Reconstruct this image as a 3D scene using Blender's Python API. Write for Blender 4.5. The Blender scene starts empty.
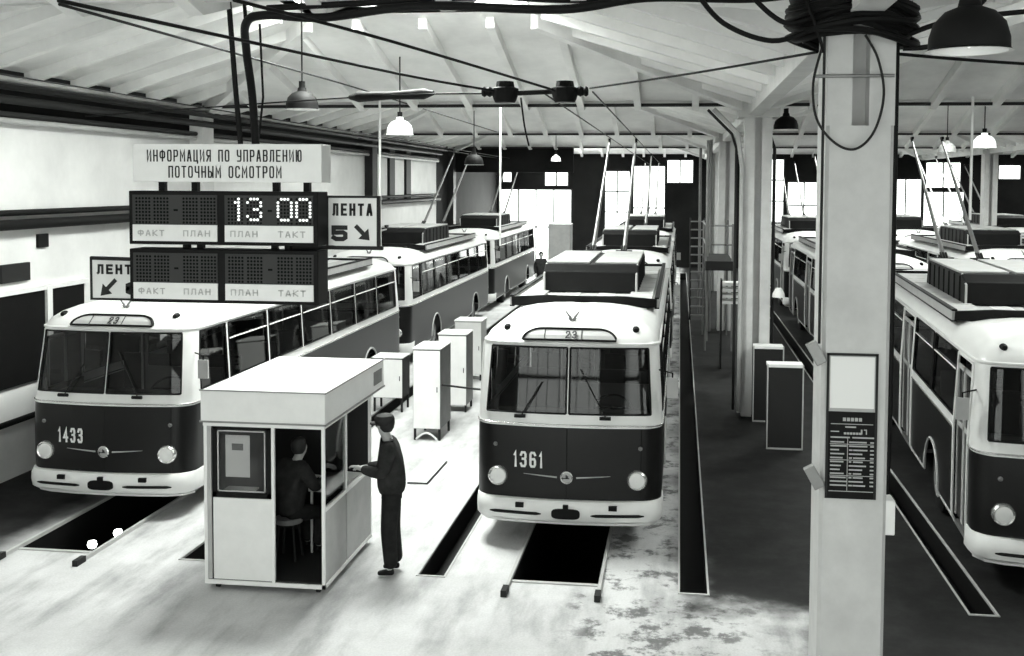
import bpy, bmesh, math, random
from mathutils import Vector, Matrix
random.seed(7)
S = bpy.context.scene
COL = S.collection
PI = math.pi

# ------------------------------------------------------------ camera
F, CX, CY, VX, VY, ROLL, CAMH = 1060.0, 545.0, 235.0, 680.0, 184.0, math.radians(0.3), 4.85
dX, dY = VX - CX, VY - CY
u_ = dX * math.cos(ROLL) + dY * math.sin(ROLL)
v_ = -dX * math.sin(ROLL) + dY * math.cos(ROLL)
pitch = math.atan(-v_ / F)
yaw = math.atan(u_ * math.cos(pitch) / F)
cam = bpy.data.cameras.new('camera')
camo = bpy.data.objects.new('camera', cam)
COL.objects.link(camo)
camo.location = (0, 0, CAMH)
camo.rotation_euler = (Matrix.Rotation(yaw, 3, 'Z') @ Matrix.Rotation(PI / 2 - pitch, 3, 'X') @ Matrix.Rotation(ROLL, 3, 'Z')).to_euler()
cam.sensor_width = 36
cam.lens = F / 1024 * 36
cam.shift_x = -(CX - 512) / 1024
cam.shift_y = -(328 - CY) / 1024
cam.clip_end = 300
S.camera = camo
# ------------------------------------------------------------ world, light, exposure
S.view_settings.view_transform = 'Standard'
S.view_settings.look = 'None'
S.view_settings.gamma = 1
S.view_settings.use_curve_mapping = False
S.view_settings.exposure = 0.75
w = bpy.data.worlds.new('sky'); S.world = w
w.use_nodes = True
w.node_tree.nodes['Background'].inputs[0].default_value = (0.93, 1.0, 0.95, 1)
w.node_tree.nodes['Background'].inputs[1].default_value = 1.0
TINT = (0.955, 1.0, 0.955)
def area(name, loc, rot, sx, sy, power):
    l = bpy.data.lights.new(name, 'AREA'); l.shape = 'RECTANGLE'; l.size = sx; l.size_y = sy
    l.energy = power; l.color = TINT
    o = bpy.data.objects.new(name, l); o.location = loc; o.rotation_euler = rot; COL.objects.link(o)
    return o
BX = [-10.5, 1.5, 13.5, 25.5]
BY = [-3.6, 9.5, 22.6, 35.7, 48.8, 61.9]
EAVE = 6.58
RISE = 0.30
LAN = 2.0
LANZ = EAVE + (6 - LAN) * RISE + 0.9
SKY = {(0, 0): 12, (0, 1): 900, (0, 2): 620, (0, 3): 600, (0, 4): 700,
       (1, 0): 15, (1, 1): 380, (1, 2): 400, (1, 3): 500, (1, 4): 500,
       (2, 2): 600, (2, 3): 600, (2, 4): 600}
for (i, j), e in SKY.items():
    area('skylight_daylight', ((BX[i] + BX[i + 1]) / 2, (BY[j] + BY[j + 1]) / 2, LANZ - 0.06), (0, 0, 0), 2.4, 2.4, e)
# added unseen fill at the front gates, then daylight through the far gate
area('front_gate_fill', (-4.5, -3.3, 3.6), (PI / 2, 0, 0), 9.0, 4.6, 150)
area('front_gate_fill', (7.5, -3.3, 3.6), (PI / 2, 0, 0), 9.0, 4.6, 150)
area('far_gate_daylight', (-8.0, 61.4, 2.6), (-PI / 2, 0, 0), 2.6, 3.6, 900)

# ------------------------------------------------------------ materials
def mat(name, g, rough=0.6, metal=0.0, var=0.0, scale=3.0, bump=0.0, spec=0.5):
    m = bpy.data.materials.new(name); m.use_nodes = True
    nt = m.node_tree; b = nt.nodes['Principled BSDF']
    c = (g, g, g * 0.985) if not isinstance(g, tuple) else g
    b.inputs['Base Color'].default_value = (*c, 1)
    b.inputs['Roughness'].default_value = rough
    b.inputs['Metallic'].default_value = metal
    b.inputs['Specular IOR Level'].default_value = spec
    if var or bump:
        tc = nt.nodes.new('ShaderNodeTexCoord'); n = nt.nodes.new('ShaderNodeTexNoise')
        n.inputs['Scale'].default_value = scale; n.inputs['Detail'].default_value = 6; n.inputs['Roughness'].default_value = 0.65
        nt.links.new(tc.outputs['Object'], n.inputs['Vector'])
        if var:
            r = nt.nodes.new('ShaderNodeMapRange')
            r.inputs['From Min'].default_value = 0.3; r.inputs['From Max'].default_value = 0.7
            r.inputs['To Min'].default_value = 1 - var; r.inputs['To Max'].default_value = 1 + var * 0.4
            nt.links.new(n.outputs['Fac'], r.inputs['Value'])
            mx = nt.nodes.new('ShaderNodeVectorMath'); mx.operation = 'SCALE'
            mx.inputs[0].default_value = c
            nt.links.new(r.outputs['Result'], mx.inputs['Scale'])
            nt.links.new(mx.outputs['Vector'], b.inputs['Base Color'])
        if bump:
            bp = nt.nodes.new('ShaderNodeBump'); bp.inputs['Strength'].default_value = bump
            n2 = nt.nodes.new('ShaderNodeTexNoise'); n2.inputs['Scale'].default_value = scale * 12
            nt.links.new(tc.outputs['Object'], n2.inputs['Vector'])
            nt.links.new(n2.outputs['Fac'], bp.inputs['Height']); nt.links.new(bp.outputs['Normal'], b.inputs['Normal'])
    return m
def emit(name, g, s):
    m = bpy.data.materials.new(name); m.use_nodes = True
    b = m.node_tree.nodes['Principled BSDF']
    b.inputs['Base Color'].default_value = (g, g, g, 1)
    b.inputs['Emission Color'].default_value = (0.95, 1, 0.96, 1); b.inputs['Emission Strength'].default_value = s
    return m
def glass(name, tint, gloss_rough=0.03):
    m = bpy.data.materials.new(name); m.use_nodes = True
    nt = m.node_tree; nt.nodes.clear()
    o = nt.nodes.new('ShaderNodeOutputMaterial'); t = nt.nodes.new('ShaderNodeBsdfTransparent')
    t.inputs[0].default_value = (tint, tint, tint, 1)
    g = nt.nodes.new('ShaderNodeBsdfGlossy'); g.inputs['Roughness'].default_value = gloss_rough
    g.inputs['Color'].default_value = (0.95, 0.95, 0.95, 1)
    f = nt.nodes.new('ShaderNodeFresnel'); f.inputs['IOR'].default_value = 1.38
    mx = nt.nodes.new('ShaderNodeMixShader')
    nt.links.new(f.outputs[0], mx.inputs[0]); nt.links.new(t.outputs[0], mx.inputs[1]); nt.links.new(g.outputs[0], mx.inputs[2])
    nt.links.new(mx.outputs[0], o.inputs['Surface'])
    return m
M = {
 'concrete': mat('painted_concrete', 0.62, 0.85, var=0.22, scale=0.7),
 'ceil': mat('whitewashed_ceiling', 0.85, 0.9, var=0.25, scale=0.45),
 'wall': mat('white_wall', 0.72, 0.85, var=0.18, scale=0.6),
 'darkwall': mat('dark_wall', 0.010, 0.95, var=0.5, scale=0.8, spec=0.1),  # one dark tone shared by upper, back and far-end walls
 'column': mat('painted_column', 0.55, 0.6, var=0.14, scale=2.5, bump=0.15),
 'busdark': mat('bus_dark_paint', 0.009, 0.34, var=0.15, scale=1.2, spec=0.28),
 'cream': mat('bus_cream_paint', 0.74, 0.28, var=0.08, scale=1.5),
 'chrome': mat('bright_metal', 0.75, 0.25, metal=0.85),
 'trimwhite': mat('white_trim', 0.8, 0.4),
 'rubber': mat('black_rubber', 0.008, 0.7, spec=0.2),
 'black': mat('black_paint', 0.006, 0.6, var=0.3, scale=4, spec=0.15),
 'dark': mat('dark_grey', 0.016, 0.65, spec=0.25),
 'mid': mat('mid_grey', 0.18, 0.6, var=0.2, scale=3),
 'grey': mat('light_grey', 0.42, 0.6, var=0.15, scale=3),
 'white': mat('white_enamel', 0.78, 0.45, var=0.06, scale=4),
 'paper': mat('paper', 0.8, 0.9),
 'seat': mat('seat_vinyl', 0.03, 0.5),
 'skin': mat('skin', 0.38, 0.55),
 'cloth': mat('dark_overalls', 0.018, 0.95, var=0.4, scale=9, spec=0.1),
 'cloth2': mat('dark_jacket', 0.03, 0.95, var=0.4, scale=9, spec=0.1),
 'hair': mat('dark_hair', 0.008, 0.6),
 'steel': mat('dull_steel', 0.28, 0.4, metal=0.6, var=0.2),
 'display': mat('display_face', 0.04, 0.6, spec=0.2),
 'dotoff': mat('unlit_dot', 0.002, 0.6, spec=0.1),
 'ink': mat('black_ink', 0.01, 0.7),
 'fadedink': mat('faded_ink', 0.45, 0.7),
 'lit': emit('lit_dot', 0.9, 0.75),
 'bulb': emit('lit_bulb', 0.9, 6.0),
 'milk': emit('lit_milk_glass', 0.9, 0.8),
 'daypane': emit('daylit_pane', 0.8, 1.6),
 'glass': glass('bus_glass', 0.30),
 'clear': glass('clear_glass', 0.85),
}
def floor_material():
    m = bpy.data.materials.new('worn_floor'); m.use_nodes = True
    nt = m.node_tree; N = nt.nodes; L = nt.links; b = N['Principled BSDF']
    tc = N.new('ShaderNodeTexCoord'); sep = N.new('ShaderNodeSeparateXYZ'); L.new(tc.outputs['Object'], sep.inputs[0])
    def noise(sc, det=6, rough=0.6, sy=1):
        mp = N.new('ShaderNodeMapping'); mp.inputs['Scale'].default_value = (1, sy, 1); L.new(tc.outputs['Object'], mp.inputs[0])
        n = N.new('ShaderNodeTexNoise'); n.inputs['Scale'].default_value = sc; n.inputs['Detail'].default_value = det; n.inputs['Roughness'].default_value = rough
        L.new(mp.outputs[0], n.inputs['Vector']); return n.outputs['Fac']
    def mr(v, a, b_, c=0.0, d=1.0):
        r = N.new('ShaderNodeMapRange'); r.interpolation_type = 'SMOOTHSTEP'
        r.inputs['From Min'].default_value = a; r.inputs['From Max'].default_value = b_
        r.inputs['To Min'].default_value = c; r.inputs['To Max'].default_value = d
        L.new(v, r.inputs['Value']); return r.outputs[0]
    def op(o, a, c):
        n = N.new('ShaderNodeMath'); n.operation = o
        for k, q in enumerate((a, c)):
            if isinstance(q, (int, float)): n.inputs[k].default_value = q
            else: L.new(q, n.inputs[k])
        return n.outputs[0]
    n1 = noise(0.9); n2 = noise(1.9, 9, 0.72); n3 = noise(40, 2); n4 = noise(2.2, 5, 0.6, 0.25)
    xw = op('ADD', sep.outputs[0], op('MULTIPLY', op('SUBTRACT', n1, 0.5), 0.9))
    yw = op('ADD', sep.outputs[1], op('MULTIPLY', op('SUBTRACT', n1, 0.5), 2.5))
    dark_aisle = op('MULTIPLY', mr(xw, -0.25, 0.45), mr(yw, 11.4, 12.6))       # darker aisle floor right of the channel
    dark_right = mr(xw, 1.2, 1.7)
    dark_left = mr(xw, -8.4, -9.2)                                          # darker strip along the left wall
    spots = op('MULTIPLY', op('MULTIPLY', mr(n2, 0.50, 0.60), mr(xw, -1.4, -0.9)), mr(xw, 1.5, 0.4))
    ol = op('MAXIMUM', op('MAXIMUM', dark_aisle, dark_right), dark_left)
    alb = op('MULTIPLY', mr(n1, 0.3, 0.75, 0.60, 0.46), op('SUBTRACT', 1.0, op('MULTIPLY', mr(n4, 0.42, 0.75), 0.42)))
    alb = op('MULTIPLY', alb, op('SUBTRACT', 1.0, op('MULTIPLY', spots, 0.7)))
    drk = mr(n2, 0.35, 0.75, 0.008, 0.026)
    mix = N.new('ShaderNodeMix'); mix.data_type = 'FLOAT'
    L.new(ol, mix.inputs[0]); L.new(alb, mix.inputs[2]); L.new(drk, mix.inputs[3])
    al = op('MULTIPLY', mix.outputs[0], mr(n3, 0.2, 0.8, 0.9, 1.06))
    cb = N.new('ShaderNodeCombineColor'); 
    for k in range(3): L.new(al, cb.inputs[k])
    L.new(cb.outputs[0], b.inputs['Base Color'])
    L.new(mr(ol, 0, 1, 0.8, 0.6), b.inputs['Roughness']); b.inputs['Specular IOR Level'].default_value = 0.14
    bp = N.new('ShaderNodeBump'); bp.inputs['Strength'].default_value = 0.12
    L.new(n2, bp.inputs['Height']); L.new(bp.outputs[0], b.inputs['Normal'])
    return m
M['floor'] = floor_material()

# ------------------------------------------------------------ helpers
class MB:
    def __init__(s): s.v = []; s.f = []; s.m = []
    def add(s, vs, fs, mi=0):
        n = len(s.v); s.v += [tuple(v) for v in vs]; s.f += [tuple(n + i for i in f) for f in fs]; s.m += [mi] * len(fs); return s
    def box(s, x0, x1, y0, y1, z0, z1, mi=0, rot=None, org=None):
        v = [Vector((x, y, z)) for x in (x0, x1) for y in (y0, y1) for z in (z0, z1)]
        if rot is not None:
            o = Vector(org); v = [rot @ (p - o) + o for p in v]
        return s.add(v, [(0, 1, 3, 2), (4, 6, 7, 5), (0, 4, 5, 1), (2, 3, 7, 6), (0, 2, 6, 4), (1, 5, 7, 3)], mi)
    def tube(s, pts, r, n=8, mi=0, close=True):
        pts = [Vector(p) for p in pts]
        rs = r if isinstance(r, (list, tuple)) else [r] * len(pts)
        rings = []; prev = None
        for i, p in enumerate(pts):
            t = (pts[min(i + 1, len(pts) - 1)] - pts[max(i - 1, 0)])
            t = t.normalized() if t.length > 1e-9 else Vector((0, 0, 1))
            if prev is None:
                a = Vector((0, 0, 1)) if abs(t.z) < 0.9 else Vector((1, 0, 0))
            else: a = prev
            u = (a - t * a.dot(t)).normalized(); prev = u; w2 = t.cross(u)
            rings.append([p + (u * math.cos(2 * PI * k / n) + w2 * math.sin(2 * PI * k / n)) * rs[i] for k in range(n)])
        v = [q for R in rings for q in R]; f = []
        for i in range(len(rings) - 1):
            for k in range(n):
                f.append((i * n + k, i * n + (k + 1) % n, (i + 1) * n + (k + 1) % n, (i + 1) * n + k))
        if close: f.append(tuple(range(n - 1, -1, -1))); f.append(tuple(len(v) - n + k for k in range(n)))
        return s.add(v, f, mi)
    def lathe(s, prof, c=(0, 0, 0), axis='z', n=20, mi=0):
        c = Vector(c); v = []; f = []
        for (r, h) in prof:
            for k in range(n):
                a = 2 * PI * k / n; x, y = r * math.cos(a), r * math.sin(a)
                p = {'z': Vector((x, y, h)), 'y': Vector((x, h, y)), 'x': Vector((h, x, y))}[axis]
                v.append(c + p)
        for i in range(len(prof) - 1):
            for k in range(n):
                q = (i * n + k, i * n + (k + 1) % n, (i + 1) * n + (k + 1) % n, (i + 1) * n + k)
                f.append(q if axis != 'y' else q[::-1])
        return s.add(v, f, mi)
    def mesh(s, name, mats, smooth=False):
        me = bpy.data.meshes.new(name); me.from_pydata(s.v, [], s.f); 
        for m in (mats if isinstance(mats, (list, tuple)) else [mats]): me.materials.append(m)
        me.polygons.foreach_set('material_index', s.m)
        me.update()
        if smooth:
            bm = bmesh.new(); bm.from_mesh(me); bmesh.ops.remove_doubles(bm, verts=bm.verts, dist=1e-5)
            bmesh.ops.recalc_face_normals(bm, faces=bm.faces)
            for f in bm.faces: f.smooth = True
            for e in bm.edges:
                if len(e.link_faces) == 2 and e.calc_face_angle(0) > math.radians(38): e.smooth = False
            bm.to_mesh(me); bm.free()
        return me
    def build(s, name, mats, parent=None, smooth=False, loc=(0, 0, 0), bevel=0):
        o = bpy.data.objects.new(name, s.mesh(name, mats, smooth)); COL.objects.link(o); o.location = loc
        if parent: o.parent = parent
        if bevel:
            b = o.modifiers.new('bevel', 'BEVEL'); b.width = bevel; b.segments = 2; b.limit_method = 'ANGLE'
        return o
def tag(o, label=None, cat=None, group=None, kind=None):
    if label: o['label'] = label
    if cat: o['category'] = cat
    if group: o['group'] = group
    if kind: o['kind'] = kind
    return o
def empty(name, loc=(0, 0, 0), rz=0, label=None, cat=None, group=None):
    o = bpy.data.objects.new(name, None); COL.objects.link(o); o.location = loc; o.rotation_euler = (0, 0, rz)
    o.empty_display_size = 0.3
    return tag(o, label, cat, group)
def struct(mb, name, mats, **k):
    return tag(mb.build(name, mats, **k), kind='structure')
def copy_tree(o, parent=None):
    c = o.copy(); COL.objects.link(c)
    if parent: c.parent = parent
    for ch in list(o.children): copy_tree(ch, c)
    return c
def smooth_path(pts, n=8):
    P = [Vector(p) for p in pts]; out = []
    for i in range(len(P) - 1):
        a, b, c, d = P[max(i - 1, 0)], P[i], P[i + 1], P[min(i + 2, len(P) - 1)]
        for k in range(n):
            t = k / n
            out.append(0.5 * ((2 * b) + (c - a) * t + (2 * a - 5 * b + 4 * c - d) * t * t + (3 * b - a - 3 * c + d) * t ** 3))
    out.append(P[-1]); return out
def sag(a, b, s, n=12):
    a, b = Vector(a), Vector(b)
    return [a.lerp(b, k / n) - Vector((0, 0, 4 * s * (k / n) * (1 - k / n))) for k in range(n + 1)]
GL = {   # narrow stroke alphabet of the signs, polylines in a unit box
 'И': [[(0, 1), (0, 0), (1, 1), (1, 0)]], 'Н': [[(0, 0), (0, 1)], [(1, 0), (1, 1)], [(0, .5), (1, .5)]],
 'Ф': [[(.5, 0), (.5, 1)], [(.15, .88), (.85, .88), (1, .76), (1, .42), (.85, .3), (.15, .3), (0, .42), (0, .76), (.15, .88)]],
 'О': [[(.2, 0), (.8, 0), (1, .13), (1, .87), (.8, 1), (.2, 1), (0, .87), (0, .13), (.2, 0)]],
 'Р': [[(0, 0), (0, 1), (.8, 1), (1, .88), (1, .56), (.8, .44), (0, .44)]], 'М': [[(0, 0), (0, 1), (.5, .35), (1, 1), (1, 0)]],
 'А': [[(0, 0), (.4, 1), (.6, 1), (1, 0)], [(.15, .3), (.85, .3)]], 'Ц': [[(0, 1), (0, 0), (1.05, 0), (1.05, -.2)], [(.9, 0), (.9, 1)]],
 'Я': [[(1, 0), (1, 1), (.2, 1), (0, .88), (0, .6), (.2, .48), (1, .48)], [(.55, .48), (0, 0)]], 'П': [[(0, 0), (0, 1), (1, 1), (1, 0)]],
 'У': [[(0, 1), (0, .6), (.2, .45), (1, .45)], [(1, 1), (1, .12), (.8, 0), (.1, 0)]], 'В': [[(0, 0), (0, 1), (.8, 1), (1, .88), (1, .64), (.8, .53), (1, .42), (1, .12), (.8, 0), (0, 0)], [(0, .53), (.8, .53)]],
 'Л': [[(0, 0), (.15, .1), (.2, 1), (1, 1), (1, 0)]], 'Е': [[(1, 0), (0, 0), (0, 1), (1, 1)], [(0, .5), (.85, .5)]],
 'Ю': [[(0, 0), (0, 1)], [(0, .5), (.38, .5)], [(.55, 0), (.85, 0), (1, .13), (1, .87), (.85, 1), (.55, 1), (.38, .87), (.38, .13), (.55, 0)]],
 'Т': [[(.5, 0), (.5, 1)], [(0, 1), (1, 1)]], 'Ч': [[(0, 1), (0, .58), (.2, .46), (1, .46)], [(1, 0), (1, 1)]],
 'Ы': [[(0, 1), (0, 0), (.5, 0), (.68, .12), (.68, .4), (.5, .52), (0, .52)], [(1, 0), (1, 1)]], 'С': [[(1, .8), (1, .87), (.8, 1), (.2, 1), (0, .87), (0, .13), (.2, 0), (.8, 0), (1, .13), (1, .2)]],
 'К': [[(0, 0), (0, 1)], [(1, 1), (.05, .48), (1, 0)]],
 '1': [[(.35, .82), (.6, 1), (.6, 0)]], '2': [[(0, .75), (0, .87), (.2, 1), (.8, 1), (1, .87), (1, .62), (0, .1), (0, 0), (1, 0)]],
 '3': [[(0, .82), (.2, 1), (.8, 1), (1, .87), (1, .65), (.8, .53), (.4, .53)], [(.8, .53), (1, .42), (1, .13), (.8, 0), (.2, 0), (0, .16)]],
 '4': [[(.75, 0), (.75, 1), (0, .3), (1, .3)]], '5': [[(1, 1), (0, 1), (0, .55), (.8, .58), (1, .45), (1, .13), (.8, 0), (.2, 0), (0, .12)]],
 '6': [[(1, .85), (.8, 1), (.2, 1), (0, .87), (0, .13), (.2, 0), (.8, 0), (1, .13), (1, .42), (.8, .55), (0, .5)]],
}
def letters(name, s, width, height, th, m, parent, loc, rot=(PI / 2, 0, 0), lw=None):
    """flat painted lettering built from strokes, centred on loc, width x height"""
    mb = MB(); n = len(s); wt = sum({'1': .55, ' ': .8, 'М': 1.15, 'Ю': 1.25, 'Ы': 1.2, 'Ф': 1.25}.get(c, 1) for c in s); gap = .42
    u = width / (wt + gap * (n - 1)); x = -width / 2; d = .004
    for c in s:
        if c == ' ' and mb.v:
            o = mb.build(name, m, parent); o.location = loc; o.rotation_euler = rot; mb = MB()
        w2 = {'1': .55, ' ': .8, 'М': 1.15, 'Ю': 1.25, 'Ы': 1.2, 'Ф': 1.25}.get(c, 1) * u
        for pl in GL.get(c, []):
            P = [Vector((x + th / 2 + p * (w2 - th) if c != '1' else x + p * w2, (q - .5) * (height - th), 0)) for p, q in pl]
            closed = (P[0] - P[-1]).length < 1e-6; L = []; Rr = []
            for i, p in enumerate(P):
                a = P[i - 1] if i > 0 else (P[-2] if closed else None); b = P[i + 1] if i < len(P) - 1 else (P[1] if closed else None)
                d1 = (p - a).normalized() if a is not None else None; d2 = (b - p).normalized() if b is not None else None
                if d1 is None: t = d2
                elif d2 is None: t = d1
                else: t = (d1 + d2).normalized()
                nn = Vector((-t.y, t.x, 0)); k = 1.0
                if d1 is not None and d2 is not None: k = min(1 / max(.35, nn.dot(Vector((-d1.y, d1.x, 0)))), 2.2)
                e = Vector((0, 0, 0))
                if d1 is None: e = -t * th * .5
                if d2 is None: e = t * th * .5
                L.append(p + e + nn * th / 2 * k); Rr.append(p + e - nn * th / 2 * k)
            for i in range(len(P) - 1):
                q = [L[i], Rr[i], Rr[i + 1], L[i + 1]]; f = [v + Vector((0, 0, d)) for v in q]
                mb.add(f + q, [(0, 1, 2, 3), (0, 4, 5, 1), (2, 6, 7, 3), (1, 5, 6, 2), (0, 3, 7, 4)])
        x += w2 + gap * u
    o = mb.build(name, m, parent); o.location = loc; o.rotation_euler = rot
    return o

# ------------------------------------------------------------ setting: floor with pits and channels
holes = [  # x0, x1, y0, y1, depth
 (-8.60, -7.50, 12.77, 58, 1.2), (-2.00, -0.90, 12.55, 58, 1.2), (0.05, 0.38, 12.45, 58, 0.35),
 (-3.16, -2.83, 12.58, 58, 0.35), (-6.31, -5.98, 12.70, 58, 0.35), (3.31, 3.61, 12.28, 58, 0.35), (4.9, 5.9, 15.0, 58, 1.2)]
xs = sorted({-30.0, 30.0} | {v for h in holes for v in h[:2]})
ys = sorted({-6.0, 62.2} | {v for h in holes for v in h[2:4]})
fl = MB()
for a, b in zip(xs, xs[1:]):
    for c, d in zip(ys, ys[1:]):
        if any(h[0] <= a and b <= h[1] and h[2] <= c and d <= h[3] for h in holes): continue
        fl.add([(a, c, 0), (b, c, 0), (b, d, 0), (a, d, 0)], [(0, 1, 2, 3)])
for (a, b, c, d, dp) in holes:
    v = [(a, c, 0), (b, c, 0), (b, d, 0), (a, d, 0), (a, c, -dp), (b, c, -dp), (b, d, -dp), (a, d, -dp)]
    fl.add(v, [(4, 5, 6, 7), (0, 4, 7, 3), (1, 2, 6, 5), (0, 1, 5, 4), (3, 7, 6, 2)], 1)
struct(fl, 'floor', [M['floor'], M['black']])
tn = 0
def trim(mb, m, **k):
    global tn
    tn += 1
    return struct(mb, 'trim_%d' % tn, m, **k)
for (a, b, c, d, dp) in holes:
    mb = MB()
    if dp > 1:
        for x in (a, b):
            s = -1 if x == a else 1
            mb.box(x - 0.02, x + 0.02, c - 0.35, d, 0.0, 0.05)
            mb.box(x - 0.035, x + 0.035, c - 0.5, c - 0.3, 0.0, 0.075, 1)
        mb.box(a, b, c - 0.03, c + 0.03, -0.02, 0.015)
    else:
        mb.box(a - 0.02, a + 0.004, c - 0.02, d, -0.02, 0.012); mb.box(b - 0.004, b + 0.02, c - 0.02, d, -0.02, 0.012)
        mb.box(a, b, c - 0.02, c + 0.01, -0.02, 0.012)
    trim(mb, [M['grey'], M['dark']])

# ------------------------------------------------------------ roof bays with ribs, hips and lanterns
def roof_bay(i, j):
    x0, x1, y0, y1 = BX[i], BX[i + 1], BY[j], BY[j + 1]
    cx, cy = (x0 + x1) / 2, (y0 + y1) / 2; hx, hy = 6.0, (y1 - y0) / 2
    zt = EAVE + (hx - LAN) * RISE
    mb = MB()
    A = [Vector((x0, y0, EAVE)), Vector((x1, y0, EAVE)), Vector((x1, y1, EAVE)), Vector((x0, y1, EAVE))]
    B = [Vector((cx - LAN, cy - LAN, zt)), Vector((cx + LAN, cy - LAN, zt)), Vector((cx + LAN, cy + LAN, zt)), Vector((cx - LAN, cy + LAN, zt))]
    up = Vector((0, 0, 0.12))
    for k in range(4):
        a, b, c, d = A[k], A[(k + 1) % 4], B[(k + 1) % 4], B[k]
        mb.add([a, b, c, d, a + up, b + up, c + up, d + up], [(0, 1, 2, 3), (4, 7, 6, 5), (0, 4, 5, 1), (2, 6, 7, 3)])
        # ribs run up the slope
        n = 10
        for q in range(1, n):
            s = q / n; base = a.lerp(b, s); along = (b - a).normalized()
            inn = Vector((cx, cy, 0)) - (a + b) / 2; inn.z = 0; inn.normalize()
            H = (hy if k % 2 == 0 else hx); half = (b - a).length / 2
            off = abs(base.lerp(base, 0).x - cx) if k % 2 == 0 else abs(base.y - cy)
            reach = (H - LAN - .22) if off <= LAN else (H - LAN) * (half - off) / (half - LAN)
            if reach < 0.4: continue
            rise = (zt - EAVE) / (H - LAN)
            e = base + inn * reach + Vector((0, 0, reach * rise))
            w2 = along * 0.07; dn = Vector((0, 0, -0.18))
            mb.add([base - w2, base + w2, e + w2, e - w2, base - w2 + dn, base + w2 + dn, e + w2 + dn, e - w2 + dn],
                   [(0, 3, 7, 4), (1, 5, 6, 2), (4, 7, 6, 5), (0, 4, 5, 1), (2, 6, 7, 3)])
    for k in range(4):   # hip beams
        a, b = A[k], B[k]; dr = (b - a); sd = Vector((-dr.y, dr.x, 0)).normalized() * 0.09; dn = Vector((0, 0, -0.3))
        mb.add([a - sd, a + sd, b + sd, b - sd, a - sd + dn, a + sd + dn, b + sd + dn, b - sd + dn], [(0, 3, 7, 4), (1, 5, 6, 2), (4, 7, 6, 5)])
    # lantern kerb
    for (p, q) in ((0, 1), (1, 2), (2, 3), (3, 0)):
        a, b = B[p], B[q]; h = Vector((0, 0, 0.9))
        mb.add([a, b, b + h, a + h], [(0, 1, 2, 3)])
    struct(mb, 'ceiling' if (i, j) == (0, 0) else 'ceiling', M['ceil'])
    g = MB(); g.box(cx - LAN, cx + LAN, cy - LAN, cy + LAN, LANZ, LANZ + 0.03)
    for k in range(1, 4):
        t = -LAN + 2 * LAN * k / 4
        g.box(cx + t - 0.03, cx + t + 0.03, cy - LAN, cy + LAN, LANZ - 0.1, LANZ - 0.07, 1)
    return g
wn = 0
def window(mb, mats, **k):
    global wn
    wn += 1
    return struct(mb, 'window_%d' % wn, mats, **k)
for i in range(3):
    for j in range(5):
        g = roof_bay(i, j)
        window(g, [M['daypane'], M['dark']])
# edge beams and tie rods on the bay lines
for y in BY[1:5]:
    mb = MB()
    for i in range(3):
        mb.box(BX[i] + 0.3, BX[i + 1] - 0.3, y - 0.06, y + 0.06, EAVE - 0.05, EAVE + 0.1)
    trim(mb, M['concrete'])
for x in BX[1:3]:
    mb = MB()
    for j in range(5):
        mb.box(x - 0.13, x + 0.13, BY[j] + 0.3, BY[j + 1] - 0.3, EAVE - 0.32, EAVE + 0.1)
    trim(mb, M['concrete'])

# ------------------------------------------------------------ walls
WL = -10.75
mb = MB(); mb.box(WL - 0.25, WL, -6, 62.2, -0.2, 5.85); mb.box(WL - 0.25, WL, 48.0, 62.2, -0.2, 5.85, 0)
struct(mb, 'wall_left', M['wall'])
mb = MB(); mb.box(WL - 0.25, WL + 0.0, -6, 62.2, 5.85, 7.4); struct(mb, 'wall_left_upper', M['darkwall'])  # sooty strip along the top of the left wall
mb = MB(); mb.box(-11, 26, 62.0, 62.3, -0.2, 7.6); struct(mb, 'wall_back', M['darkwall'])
mb = MB(); mb.box(25.6, 25.9, -6, 62.2, -0.2, 7.6); struct(mb, 'wall_right', M['concrete'])
mb = MB(); mb.box(-11, 26, -4.2, -3.9, -0.2, 7.6); struct(mb, 'wall_front', M['concrete'])
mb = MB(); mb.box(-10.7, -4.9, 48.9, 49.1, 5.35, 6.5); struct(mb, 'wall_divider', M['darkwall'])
for (x0, x1) in ((-9.2, 0.2), (2.8, 12.2)):   # added unseen gates, glowing to light ceiling and bus fronts
    g = MB(); g.box(x0, x1, -3.88, -3.84, 1.2, 6.0)
    for k in range(9):
        t = x0 + (x1 - x0) * k / 8; g.box(t - 0.05, t + 0.05, -3.84, -3.76, 1.1, 6.1, 1)
    for z in (1.15, 2.8, 4.4, 6.05): g.box(x0, x1, -3.84, -3.76, z - 0.05, z + 0.05, 1)
    window(g, [M['daypane'], M['mid']])
def px(x, y, Y): return ((x - VX) * Y / F, CAMH - (y - VY) * Y / F)
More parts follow.
